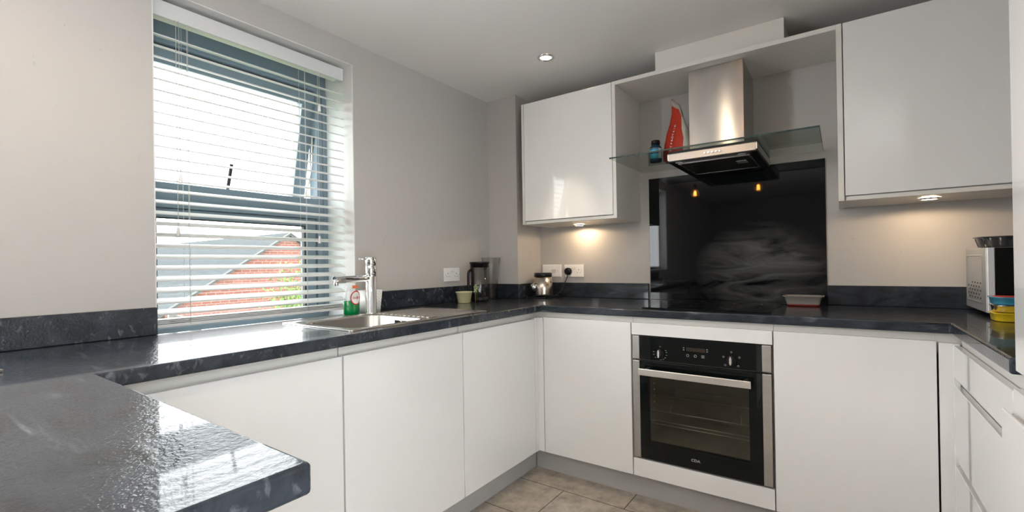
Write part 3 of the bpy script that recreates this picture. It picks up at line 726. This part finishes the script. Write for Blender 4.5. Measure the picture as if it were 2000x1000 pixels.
for x_, lab in ((.48, 'globe filament pendant lamp behind the camera, nearer the window wall'), (1.19, 'globe filament pendant lamp behind the camera, farther from the window wall')):
    y_, z_ = -3.2, 1.975
    t = thing('pendant_lamp', lab, 'pendant lamp', (x_, y_, ZC), 'filament pendants behind the camera')
    bm = B(); cylx(bm, (x_, y_, ZC-.02), .04, .0195, 'Z', 20); obj('ceiling_rose', bm, BLACKM, t)
    bm = B(); tube(bm, [(x_, y_, ZC-.02), (x_, y_, z_+.11)], .003, 8, smooth=False); obj('cord', bm, BLACKM, t)
    bm = B(); cylx(bm, (x_, y_, z_+.058), .018, .055, 'Z', 16); obj('lamp_holder', bm, BLACKM, t)
    bm = B(); lathe(bm, x_, y_, [(.014, z_+.062), (.018, z_+.05), (.045, z_+.035), (.058, z_+.0), (.045, z_-.038), (.012, z_-.057)], 24); obj('bulb', bm, BULB, t)
    bm = B()
    for i in range(5):
        a = i*2*PI/5; tube(bm, [(x_+.008*math.cos(a), y_+.008*math.sin(a), z_+.03), (x_+.015*math.cos(a), y_+.015*math.sin(a), z_-.03)], .0022, 6, smooth=False)
    obj('filament', bm, mat('filament_glow', (1, .5, .1), .4, emit=(1.0, .42, .08), es=70.0, nscale=5, namt=.01), t)

# ================================================================== sink and tap
sk = thing('inset_sink', 'stainless steel inset sink with one bowl and ribbed drainer', 'sink', (.335, -1.35, ZT))
SZ = ZT+.0035
bm = B()
X0, X1, Y0, Y1 = .108, .567, -1.718, -.983
bowl = (.185, .530, -1.680, -1.335)
def rl(x0, x1, y0, y1, z, r): return rrect(x0, x1, y0, y1, z, r, 7)
loft(bm, [rl(X0, X1, Y0, Y1, ZT+.0006, .012), rl(X0, X1, Y0, Y1, SZ-.001, .012), rl(X0+.002, X1-.002, Y0+.002, Y1-.002, SZ+.0005, .011), rl(X0+.008, X1-.008, Y0+.008, Y1-.008, SZ, .008),
          rl(bowl[0]-.004, bowl[1]+.004, bowl[2]-.004, bowl[3]+.004, SZ-.0005, .06), rl(*bowl, SZ-.006, .058), rl(bowl[0]+.012, bowl[1]-.012, bowl[2]+.012, bowl[3]-.012, SZ-.13, .05),
          rl(bowl[0]+.04, bowl[1]-.04, bowl[2]+.04, bowl[3]-.04, SZ-.15, .04)], False, True)
obj('bowl', bm, SINK, sk)
bm = B()
for i in range(9):
    x_ = .185+i*.040
    y0 = -1.285 + (.02 if i in (0, 8) else 0)
    loft(bm, [[(x_-.009*q, y, SZ-.0008) , (x_-.006*q, y, SZ+.0024*e), (x_, y, SZ+.0034*e), (x_+.006*q, y, SZ+.0024*e), (x_+.009*q, y, SZ-.0008)] for y, e, q in ((y0, .1, .5), (y0+.02, 1, 1), (-1.05, 1, 1), (-1.03, .1, .5))], False, False, False)
dn = obj('drainer', bm, SINK, sk)
bm = B()
for i in range(12): sphere(bm, (.19+i*.029, -1.308, SZ-.001), .010, 10, (1, .8, .5))
obj('drainer_dimples', bm, SINK, sk)
bm = B()
for g in (0, 1):
    for i in range(4): box(bm, .335+g*.045+i*.008, .3385+g*.045+i*.008, bowl[3]-.0072, bowl[3]-.0035, SZ-.040, SZ-.018)
obj('overflow_slots', bm, BLACKM, sk)
bm = B(); lathe(bm, .357, -1.51, [(.040, SZ-.1495), (.040, SZ-.147), (.030, SZ-.146)], 24); obj('plug_hole', bm, CHROME, sk)
tp = thing('mixer_tap', 'tall chrome mixer tap with a straight horizontal spout on the sink ledge', 'tap', (.142, -1.318, SZ))
tx, ty = .142, -1.318
bm = B(); lathe(bm, tx, ty, [(.029, SZ+.0003), (.029, SZ+.004), (.0245, SZ+.006), (.0245, 1.085), (.0235, 1.0865), (.0245, 1.088), (.0245, 1.135), (.0235, 1.1365)], 32); obj('body', bm, CHROME, tp)
bm = B(); lathe(bm, tx, ty, [(.0235, 1.1366), (.0245, 1.138), (.0245, 1.174), (.0225, 1.1765)], 32)
tube(bm, [(tx+.005, ty-.02, 1.166), (tx-.005, ty-.058, 1.168)], .0045, 10, smooth=False); obj('lever_cap', bm, CHROME, tp)
bm = B(); p0 = Vector((tx, ty-.01, 1.078)); p1 = Vector((tx+.030, ty-.205, 1.078))
tube(bm, [p0, p1], .0150, 20, smooth=False)
pe = p0.lerp(p1, .955); tube(bm, [pe, pe+Vector((0, 0, -.026))], .0095, 16, smooth=False)
obj('spout', bm, CHROME, tp, .001)
# washing-up bottle
bx_, by_ = .070, -1.372
wb = thing('washing_up_bottle', 'clear washing-up liquid bottle half full of green liquid beside the tap', 'bottle', (bx_, by_, ZT))
def oval(z, rx, ry, n=28): return [(bx_+math.cos(2*PI*i/n)*rx, by_+math.sin(2*PI*i/n)*ry, z) for i in range(n)]
prof = [(.0, .020, .036), (.004, .023, .041), (.05, .022, .042), (.10, .019, .036), (.135, .016, .025), (.150, .0125, .014), (.158, .012, .012)]
bm = B(); loft(bm, [oval(ZT+.0006+z, a, b_) for z, a, b_ in prof]); bb = obj('bottle_body', bm, CLEARP, wb)
GREENL = mat('green_liquid', (.0, .36, .09), .15, trans=.25, nscale=8, namt=.2)
bm = B(); loft(bm, [oval(ZT+.0016+z, a-.0015, b_-.0015) for z, a, b_ in ((0, .020, .036), (.004, .023, .041), (.05, .022, .042), (.064, .0213, .0405))]); o = obj('liquid', bm, GREENL, wb)
bm = B(); lathe(bm, bx_, by_, [(.0135, ZT+.1586), (.0135, ZT+.172), (.011, ZT+.175)], 20); obj('cap', bm, mat('red_cap', (.55, .03, .05), .35, nscale=9, namt=.05), wb)
LX = bx_+.0225
def onb(c, y, z, off=.0):   # point on the curved front of the bottle
    k = max(0, 1-(y-by_)**2/.042**2); return (bx_+.0232*math.sqrt(k)+off, y, z)
RED = mat('label_red', (.60, .02, .03), .4, nscale=9, namt=.05); WLAB = mat('label_white', (.85, .85, .83), .4, nscale=9, namt=.02)
bm = B()
def disc(bm, cy, cz, ry, rz, off, n=24):
    c = bm.verts.new(onb(0, cy, cz, off)); vs = [bm.verts.new(onb(0, cy+ry*math.cos(2*PI*i/n), cz+rz*math.sin(2*PI*i/n), off)) for i in range(n)]
    for i in range(n): bm.faces.new((c, vs[i], vs[(i+1) % n]))
disc(bm, by_+.008, ZT+.078, .029, .033, .0004); lb = obj('label', bm, RED, bb)
bm = B(); disc(bm, by_+.008, ZT+.078, .0245, .028, .0007); obj('label_panel', bm, WLAB, lb)
text('label_text', 'FAIRY', .0165, (LX+.0022, by_+.009, ZT+.077), (0, 1, 0), (0, 0, 1), RED, lb, .0002, .9)
bm = B(); c_ = onb(0, by_+.012, ZT+.128, 0); box(bm, c_[0]-.008, c_[0]-.003, by_-.006, by_+.022, ZT+.122, ZT+.136); obj('neck_label', bm, mat('orange_label', (.75, .16, .05), .4, nscale=60, namt=.5), bb)
# white perforated caddy behind the tap
cx_, cy_ = .058, -1.262
bm = B(); loft(bm, [rl(cx_-.032, cx_+.030, cy_-.042, cy_+.040, ZT+.0006, .008), rl(cx_-.036, cx_+.034, cy_-.050, cy_+.052, ZT+.108, .010), rl(cx_-.034, cx_+.032, cy_-.048, cy_+.050, ZT+.108, .009), rl(cx_-.030, cx_+.028, cy_-.040, cy_+.038, ZT+.004, .007)], True, True)
cdd = thing('cutlery_caddy', 'small white dotted plastic caddy standing behind the mixer tap', 'caddy', (cx_, cy_, ZT))
cad = obj('body', bm, WPLAS, cdd)
bm = B()
for i in range(9):
    for j in range(12):
        if (i+j) % 2: continue
        f_ = j/12; y_ = cy_-.038+.0093*i; z_ = ZT+.012+j*.0078
        x_ = cx_+.030+.004*(z_-ZT)/.108
        cylx(bm, (x_-.0004, y_, z_), .0021, .0009, 'X', 6)
obj('dots', bm, mat('dot_grey', (.45, .45, .45), .5, nscale=9, namt=.05), cdd)

# ================================================================== things in the back-left corner
def socket_plate(name, label, cat, c, ax, w=.131, h=.082, kind='double'):
    """face towards +X (ax 'X') or -Y (ax 'Y'); c = centre on the wall"""
    t = thing(name, label, cat, c)
    def bxp(bm, u0, u1, d0, d1, z0, z1):
        if ax == 'X': box(bm, c[0]+d0, c[0]+d1, c[1]+u0, c[1]+u1, c[2]+z0, c[2]+z1)
        else: box(bm, c[0]+u0, c[0]+u1, c[1]-d1, c[1]-d0, c[2]+z0, c[2]+z1)
    bm = B(); bxp(bm, -w/2, w/2, .0006, .009, -h/2, h/2); obj('faceplate', bm, WPLAS, t, .0025)
    if kind == 'double':
        for s in (-1, 1):
            cc = s*.036
            for u0, z0_, hw, hh in ((cc, .0075, .0018, .0035), (cc-.010, -.011, .0025, .0018), (cc+.010, -.011, .0025, .0018)):
                bm = B(); bxp(bm, u0-hw, u0+hw, .0088, .0094, z0_-hh, z0_+hh); obj('pin_hole', bm, BLACKM, t)
            bm = B(); bxp(bm, s*.057-.0015, s*.057+.0015, .0088, .0094, -.0015, .0015); obj('screw', bm, BLACKM, t)
        for s in (-1, 1):
            bm = B(); bxp(bm, s*.0085-.005, s*.0085+.005, .0088, .0115, .012, .026); obj('switch', bm, mat('switch_grey_white', (.72, .70, .68), .3, nscale=9, namt=.02), t, .001)
    else:
        bm = B(); bxp(bm, -.022, .022, .0088, .0102, -.018, .014); obj('surround', bm, WPLAS, t, .001)
        bm = B(); bxp(bm, .0, .036, .0088, .0122, -.010, .012); obj('rocker', bm, mat('rocker_pale', (.66, .64, .62), .3, nscale=9, namt=.02), t, .001)
        bm = B(); bxp(bm, .045, .049, .0088, .0100, -.002, .003); obj('neon', bm, mat('neon_red_dark', (.25, .05, .04), .3, nscale=9, namt=.02), t)
    return t
socket_plate('double_socket', 'white double socket on the window wall, above the drainer', 'socket', (0, -.6385, 1.075), 'X')
socket_plate('cooker_switch', 'white cooker switch plate on the back wall beside the double socket', 'switch', (.331, 0, 1.083), 'Y', .146, .082, 'sw')
socket_plate('double_socket', 'white double socket on the back wall with a black plug in it', 'socket', (.503, 0, 1.082), 'Y', .146, .082)
# black plug
px_, pz_ = .4655, 1.079
pg = thing('plug', 'black three-pin plug with cable pushed in the left of the back wall socket', 'plug', (px_, -.02, pz_))
bm = B(); loft(bm, [ring((px_, -.0098, pz_), .024, 20, 'Y'), ring((px_, -.030, pz_), .024, 20, 'Y'), ring((px_, -.038, pz_), .017, 20, 'Y')]); obj('plug_body', bm, BLACKP, pg)
bm = B(); tube(bm, [(px_, -.028, pz_-.018), (px_-.002, -.030, 1.040), (px_-.012, -.040, 1.01), (px_-.030, -.055, .955), (px_-.060, -.10, .920), (px_-.08, -.205, .9145), (px_-.17, -.235, .9145), (px_-.19, -.220, .9150), (px_-.14, -.210, .924), (px_-.070, -.185, .930), (px_-.02, -.13, .922), (px_-.02, -.085, .9145), (px_-.060, -.07, .920)], .0033, 8)
obj('cable', bm, BLACKP, pg)
# blender motor base
mx_, my_ = .338, -.130
t = thing('blender_motor_unit', 'small brushed steel blender motor unit with black top and chrome dial', 'appliance', (mx_, my_, ZT))
bm = B(); lathe(bm, mx_, my_, [(.058, ZT+.0006), (.064, ZT+.010), (.066, ZT+.016)], 40); obj('foot', bm, BLACKP, t)
bm = B(); lathe(bm, mx_, my_, [(.0655, ZT+.0165), (.066, ZT+.020), (.064, ZT+.06), (.0575, ZT+.137)], 40); obj('housing', bm, mat('polished_steel', (.58, .52, .46), .25, 1.0, nscale=3, namt=.03), t)
bm = B(); lathe(bm, mx_, my_, [(.0578, ZT+.1375), (.0590, ZT+.139), (.0590, ZT+.160), (.055, ZT+.163)], 40); obj('collar', bm, BLACKP, t)
kd = Vector((-.35, -.937, 0)).normalized(); kc = Vector((mx_, my_, ZT+.070))+kd*.058
bm = B(); sphere(bm, (kc+kd*.014), .028, 22); obj('dial', bm, CHROME, t)
# glass blender jar with black lid and handle
jx, jy = .125, -.520
t = thing('blender_jug', 'glass blender jug with black lid, handle and base in the corner', 'jug', (jx, jy, ZT))
bm = B(); lathe(bm, jx, jy, [(.047, ZT+.0006), (.052, ZT+.004), (.050, ZT+.022), (.044, ZT+.026)], 32); obj('base', bm, BLACKP, t)
bm = B(); loft(bm, [ring((jx, jy, z), r, 32) for r, z in ((.042, ZT+.0262), (.044, ZT+.06), (.052, ZT+.205), (.050, ZT+.205), (.042, ZT+.06), (.038, ZT+.030))], True, True); obj('jar', bm, JARGLASS, t)
bm = B(); lathe(bm, jx, jy, [(.054, ZT+.2052), (.057, ZT+.207), (.057, ZT+.228), (.062, ZT+.230), (.062, ZT+.238), (.055, ZT+.240)], 32)
box(bm, jx-.004, jx+.004, jy-.074, jy-.056, ZT+.216, ZT+.224); box(bm, jx-.004, jx+.004, jy+.056, jy+.072, ZT+.216, ZT+.224); obj('lid', bm, BLACKP, t)
bm = B(); lo = []
for i in range(13):
    z = ZT+.026+.178*i/12; r = .0465+.0085*i/12
    lo.append([(jx+math.cos(a)*rr, jy+math.sin(a)*rr, z) for a, rr in ((-2.5, r), (-2.0, r), (-1.5, r), (-1.5, r+.004), (-2.0, r+.004), (-2.5, r+.004))])
loft(bm, lo); obj('spine', bm, BLACKP, t)
bm = B(); ha = -1.85; hx, hy = math.cos(ha), math.sin(ha); tube(bm, [(jx+hx*r_, jy+hy*r_, ZT+z_) for r_, z_ in ((.052, .190), (.078, .180), (.082, .12), (.076, .065), (.048, .052))], .008, 10); obj('handle', bm, BLACKP, t)
# tall clear plastic beaker
kx_, ky_ = .088, -.362
bm = B(); loft(bm, [ring((kx_, ky_, z), r, 32) for r, z in ((.036, ZT+.0006), (.038, ZT+.004), (.050, ZT+.20), (.063, ZT+.268), (.0615, ZT+.268), (.0485, ZT+.20), (.0365, ZT+.006))], True, True)
tag(obj('plastic_jug', bm, CLEARP, None), 'tall clear plastic jug with flared rim behind the blender jug', 'jug')
# yellowish tub
ux, uy = .130, -.668
t = thing('plastic_tub', 'small pale yellow plastic tub on the worktop beside the drainer', 'tub', (ux, uy, ZT))
TUB = mat('yellowish_plastic', (.70, .66, .40), .3, trans=.12, nscale=9, namt=.06)
bm = B(); loft(bm, [ring((ux, uy, z), r, 36) for r, z in ((.034, ZT+.0006), (.037, ZT+.004), (.046, ZT+.060), (.050, ZT+.062), (.050, ZT+.066), (.045, ZT+.066), (.036, ZT+.008))], True, True); obj('bowl', bm, TUB, t)
bm = B(); cylx(bm, (ux, uy, ZT+.009), .035, .016, 'Z', 24, .037); obj('contents', bm, mat('yellow_contents', (.62, .50, .14), .5, nscale=60, namt=.3), t)
t = thing('herb_sprig', 'small green herb sprig standing behind the yellow tub', 'herbs', (.155, -.597, ZT))
bm = B(); tube(bm, [(.155, -.597, ZT+.0008), (.156, -.597, ZT+.05), (.157, -.597, ZT+.085)], .0016, 6); obj('stem', bm, mat('stem_green', (.20, .28, .08), .6, nscale=9, namt=.2), t)
bm = B()
for i in range(46):
    p = Vector((.157+random.gauss(0, .006), -.597+random.gauss(0, .006), ZT+.080+random.gauss(0, .011))); s = random.uniform(.004, .007)
    u_ = Vector((random.uniform(-1, 1), random.uniform(-1, 1), random.uniform(-1, 1))).normalized(); w_ = u_.orthogonal().normalized()
    bm.faces.new([bm.verts.new(p+u_*s), bm.verts.new(p+w_*s*.6), bm.verts.new(p-u_*s), bm.verts.new(p-w_*s*.6)])
obj('leaves', bm, mat('herb_leaves', (.42, .48, .26), .6, nscale=60, namt=.4), t)

# ================================================================== on the hood glass
GZ = 1.6727
vx, vy = 1.139, -.225
t = thing('supplement_bottle', 'small blue and black screw-top pill bottle on the left of the hood glass', 'bottle', (vx, vy, GZ))
BLUEB = mat('dark_blue_plastic', (.01, .05, .09), .15, nscale=9, namt=.1)
bm = B(); lathe(bm, vx, vy, [(.028, GZ+.0004), (.0315, GZ+.005), (.0315, GZ+.076), (.027, GZ+.086), (.019, GZ+.092), (.019, GZ+.095)], 32); bb = obj('body', bm, BLUEB, t)
def blm():
    mt, tt, b = nt('blue_label'); b.inputs['Roughness'].default_value = .3
    tc = tt.nodes.new('ShaderNodeTexCoord'); sp = tt.nodes.new('ShaderNodeSeparateXYZ'); tt.links.new(tc.outputs['Object'], sp.inputs[0])
    wv = tt.nodes.new('ShaderNodeMath'); wv.operation = 'MULTIPLY'; wv.inputs[1].default_value = 14; tt.links.new(sp.outputs[2], wv.inputs[0])
    r = tt.nodes.new('ShaderNodeValToRGB'); r.color_ramp.interpolation = 'CONSTANT'
    r.color_ramp.elements[0].color = (.01, .30, .48, 1)
    for p, c in ((.42, (.03, .45, .62, 1)), (.6, (.01, .06, .18, 1)), (.72, (.03, .45, .62, 1)), (.9, (.01, .12, .28, 1))):
        e = r.color_ramp.elements.new(p); e.color = c
    tt.links.new(wv.outputs[0], r.inputs[0]); tt.links.new(r.outputs[0], b.inputs['Base Color']); return mt
bm = B(); lo = []
for i in range(15):
    a = math.radians(-150+i*11); lo.append([(vx+math.cos(a)*.0319, vy+math.sin(a)*.0319, z) for z in (GZ+.018, GZ+.072)])
loft(bm, lo, False, False, False); obj('label', bm, blm(), bb)
bm = B(); lo = []
for i in range(5):
    a = math.radians(8+i*9); lo.append([(vx+math.cos(a-.0)*.0319, vy-abs(math.sin(a))*.0319*0+math.sin(-a)*.0319, z) for z in (GZ+.018, GZ+.072)])
loft(bm, lo, False, False, False); obj('label_back', bm, WLAB, bb)
bm = B(); n = 40
lp = lambda z, r: [(vx+math.cos(2*PI*i/n)*(r+(.0006 if i % 2 else 0)), vy+math.sin(2*PI*i/n)*(r+(.0006 if i % 2 else 0)), z) for i in range(n)]
loft(bm, [lp(GZ+.0955, .0225), lp(GZ+.116, .0225), lp(GZ+.118, .020)]); obj('cap', bm, BLACKP, t)
# protein pouch
t = thing('powder_pouch', 'crumpled red and pale foil pouch of powder leaning by the hood chimney', 'pouch', (1.24, -.17, GZ))
POUCHR = mat('pouch_red', (.48, .032, .014), .38, nscale=14, namt=.12, bump=.5, bscale=18); POUCHW = mat('pouch_pale', (.58, .57, .50), .45, nscale=14, namt=.08, bump=.5, bscale=18)
POUCHD = mat('pouch_grey_top', (.36, .33, .28), .5, nscale=14, namt=.08)
bm = B(); n = 40; lo = []
H = [(0, .078, .044, 1.244, 0), (.02, .090, .048, 1.240, 0), (.06, .092, .048, 1.238, .0), (.11, .084, .043, 1.240, 0), (.16, .069, .035, 1.243, 0), (.205, .054, .026, 1.245, .0), (.25, .041, .017, 1.244, .0), (.29, .033, .010, 1.240, .0), (.325, .031, .004, 1.234, .0)]
for hz, rx, ry, cx, _ in H:
    L_ = []
    for i in range(n):
        a = 2*PI*i/n; c, s = math.cos(a), math.sin(a)
        px2 = rx*math.copysign(abs(c)**.8, c); py2 = ry*math.copysign(abs(s)**.9, s)
        w = .0016*math.sin(a*3+hz*40)+.0018*math.sin(a*7-hz*55)
        rot = -.55
        x = cx+px2*math.cos(rot)-py2*math.sin(rot)+w; y = -.168+px2*math.sin(rot)+py2*math.cos(rot)+w
        top = -.85*px2*(hz/.325)**2 if hz > .2 else 0
        L_.append((x, min(y, -.05), GZ+.0008+hz+top))
    lo.append(L_)
def pm(i, k):
    a = (i+.5)/n*2*PI
    front = PI*.93 < a < PI*1.80
    if k >= 6: return 2 if (not front or k >= 7) else 0
    return 0 if front else 1
loft(bm, lo, True, True, True, pm)
pb = obj('bag', bm, [POUCHR, POUCHW, POUCHD], t)
PD = Vector((math.cos(-.55), math.sin(-.55), 0))
word = 'MYPROTEIN'
nrm = Vector((-PD.y*-1, -PD.x, 0)); nrm = Vector((math.sin(-.55), -math.cos(-.55), 0))
bm = B()
for i, ch in enumerate(word):
    hz = .058+.0175*i*(1-.012*i)
    for j in range(len(H)-1):
        if H[j][0] <= hz <= H[j+1][0]: f_ = (hz-H[j][0])/(H[j+1][0]-H[j][0]); ry = H[j][2]*(1-f_)+H[j+1][2]*f_; cx = H[j][3]*(1-f_)+H[j+1][3]*f_
    org = Vector((cx, -.168, GZ+hz)) + nrm*(ry+.0055) + PD*(.010+.0010*i)
    s_ = .022*(1-.035*i)
    text('lettering', ch, s_, org, (0, 0, 1), tuple(-PD), WLAB, pb, .0006, .9)

# ================================================================== foil tray by the hob
t = thing('food_tray', 'clear plastic food tray with dark red base standing at the corner of the hob', 'tray', (1.815, -.105, ZT))
z0 = ZT+.0006
bm = B(); a = (1.744, 1.880, -.155, -.060)
def rx_(g, z, r=.012): return rrect(a[0]-g, a[1]+g, a[2]-g*.7, a[3]+g*.5, z, r, 4)
loft(bm, [rx_(0, z0+.010), rx_(.010, z0+.044), rx_(.017, z0+.046), rx_(.017, z0+.048), rx_(.009, z0+.048), rx_(-.001, z0+.012)], False, False)
obj('tray', bm, mat('frosted_clear_plastic', (.38, .355, .33), .25, trans=.35, nscale=20, namt=.12), t)
bm = B(); loft(bm, [rx_(-.003, z0), rx_(.0, z0+.0098)]); o = obj('red_base', bm, mat('dark_red_plastic', (.16, .015, .010), .3, nscale=20, namt=.15), t)

# ================================================================== microwave corner
t = thing('microwave', 'silver microwave oven with black glass door in the right corner', 'microwave', (2.62, -.195, ZT))
mx0, mx1, my0, my1, mz0, mz1 = 2.402, 2.862, -.345, -.030, .925, 1.165
bm = B(); box(bm, mx0, mx1, my0, my1, mz0, mz1); obj('casing', bm, SILVERP, t, .004)
bm = B(); box(bm, mx0+.001, mx0+.022, my0-.018, my0-.0005, mz0+.001, mz1-.001); o = obj('door_edge', bm, mat('pale_silver_trim', (.70, .72, .74), .3, .2, nscale=9, namt=.02), t, .003); o['label'] = 'pale silver edge strip of the door'
bm = B(); box(bm, mx0+.0225, mx1-.10, my0-.018, my0-.0005, mz0+.001, mz1-.001); obj('door', bm, BLACKG, t, .002)
bm = B(); box(bm, mx1-.0995, mx1-.001, my0-.018, my0-.0005, mz0+.001, mz1-.001); obj('control_panel', bm, BLACKP, t, .002)
bm = B()
lp0 = [(0, y, z) for y, z, _ in []]
P_ = rrect(my0+.035, my1-.03, mz0+.03, mz1-.025, 0, .02, 5); Q_ = rrect(my0+.041, my1-.036, mz0+.036, mz1-.031, 0, .016, 5)
loft(bm, [[(mx0-.0002, y, z) for y, z, _ in P_], [(mx0-.0028, y*.5+q[0]*.5, z*.5+q[1]*.5) for (y, z, _), q in zip(P_, Q_)], [(mx0-.0002, q[0], q[1]) for q in Q_]], False, False)
obj('pressed_panel', bm, SILVERP, t)
bm = B()
for r_ in range(5):
    for c_ in range(5 if r_ < 4 else 4):
        y_ = my0+.075+c_*.042+(.021 if r_ % 2 else 0); z_ = mz0+.048+r_*.0145
        if y_ > my1-.05: continue
        loft(bm, [ring((mx0-.0006, y_, z_), .0035, 10, 'X', 2.2, 1), ring((mx0+.0004, y_, z_), .0035, 10, 'X', 2.2, 1)])
obj('vents', bm, BLACKM, t)
for x_, y_ in ((mx0+.04, my0+.03), (mx0+.04, my1-.03), (mx1-.04, my0+.03), (mx1-.04, my1-.03)):
    bm = B(); cylx(bm, (x_, y_, ZT+.0006), .014, mz0-ZT-.001, 'Z', 14); obj('foot', bm, BLACKP, t)
# fluted baking tin on the microwave
t = thing('fluted_baking_tin', 'dark grey fluted baking tin lying on the microwave', 'baking tin', (2.52, -.22, mz1))
bm = B(); n = 96; cx, cy = 2.520, -.2150
def fl(rx, ry, z, amp):
    o = []
    for i in range(n):
        a = 2*PI*i/n; k = 1+amp*math.cos(a*16)
        o.append((cx+rx*k*math.copysign(abs(math.cos(a))**.55, math.cos(a)), cy+ry*k*math.copysign(abs(math.sin(a))**.55, math.sin(a)), z))
    return o
loft(bm, [fl(.095, .080, mz1+.0006, .015), fl(.103, .088, mz1+.005, .05), fl(.112, .096, mz1+.036, .05), fl(.114, .098, mz1+.038, 0), fl(.122, .105, mz1+.040, 0), fl(.122, .105, mz1+.0425, 0), fl(.111, .095, mz1+.041, 0), fl(.098, .084, mz1+.006, .04)], True, True)
obj('tin', bm, mat('grey_nonstick', (.10, .10, .11), .32, .6, nscale=9, namt=.1), t)
# stacked food tins
def tin(z0_, h, g, mt, label, rim=None, inner=None, name='food_container'):
    t = thing(name, label, 'container', (2.50, -.46, z0_), 'stacked containers beside the microwave')
    x0, x1, y0, y1 = 2.392+g, 2.575-g, -.505+g, -.400-g
    bm = B(); loft(bm, [rrect(x0+.006, x1-.006, y0+.006, y1-.006, z0_+.0004, .025, 5), rrect(x0+.004, x1-.004, y0+.004, y1-.004, z0_+.003, .027, 5), rrect(x0+.001, x1-.001, y0+.001, y1-.001, z0_+h-.005, .029, 5), rrect(x0-.002, x1+.002, y0-.002, y1+.002, z0_+h-.004, .030, 5), rrect(x0-.002, x1+.002, y0-.002, y1+.002, z0_+h-.001, .030, 5), rrect(x0+.004, x1-.004, y0+.004, y1-.004, z0_+h-.001, .027, 5)], True, inner is None)
    obj('body', bm, mt, t)
    if inner:
        bm = B(); loft(bm, [rrect(x0+.004, x1-.004, y0+.004, y1-.004, z0_+h-.003, .027, 5), rrect(x0+.005, x1-.005, y0+.005, y1-.005, z0_+h-.0005, .026, 5)]); obj('lid', bm, inner, t)
    return t
YEL = mat('yellow_plastic', (.72, .50, .02), .3, nscale=60, namt=.12); CYA = mat('blue_plastic', (.05, .26, .38), .3, nscale=10, namt=.12); LRED = mat('red_lid', (.55, .06, .05), .35, nscale=9, namt=.06)
tin(ZT+.0006, .030, .001, YEL, 'yellow food container at the bottom of the stack beside the microwave')
tin(ZT+.0312, .026, .003, mat('shiny_tin', (.75, .72, .70), .18, 1.0, nscale=18, namt=.15), 'shiny silver tin in the middle of the stack beside the microwave')
tin(ZT+.0578, .027, .000, CYA, 'blue food container with red top, uppermost of the stack beside the microwave', inner=LRED)

# corner of a tablet at the left edge, on the peninsula
t = thing('tablet', 'corner of a thin dark tablet with bright rim on the peninsula at the left edge', 'tablet', (.30, -2.60, ZT))
bm = B(); c0 = Vector((.412, -2.484, 0)); d1_ = Vector((.44, -.90, 0)).normalized(); d2_ = Vector((-.90, -.44, 0)).normalized()
q = [c0, c0+d1_*.22, c0+d1_*.22+d2_*.15, c0+d2_*.15]
loft(bm, [[p+Vector((0, 0, ZT+.0008)) for p in q], [p+Vector((0, 0, ZT+.0070)) for p in q]])
for f in bm.faces: f.smooth = False
obj('frame', bm, ALU, t, .001)
bm = B(); cen = sum(q, Vector())/4; q2 = [cen+(p-cen)*.95 for p in q]
loft(bm, [[p+Vector((0, 0, ZT+.0071)) for p in q2], [p+Vector((0, 0, ZT+.0075)) for p in q2]])
for f in bm.faces: f.smooth = False
obj('screen', bm, BLACKG, t)
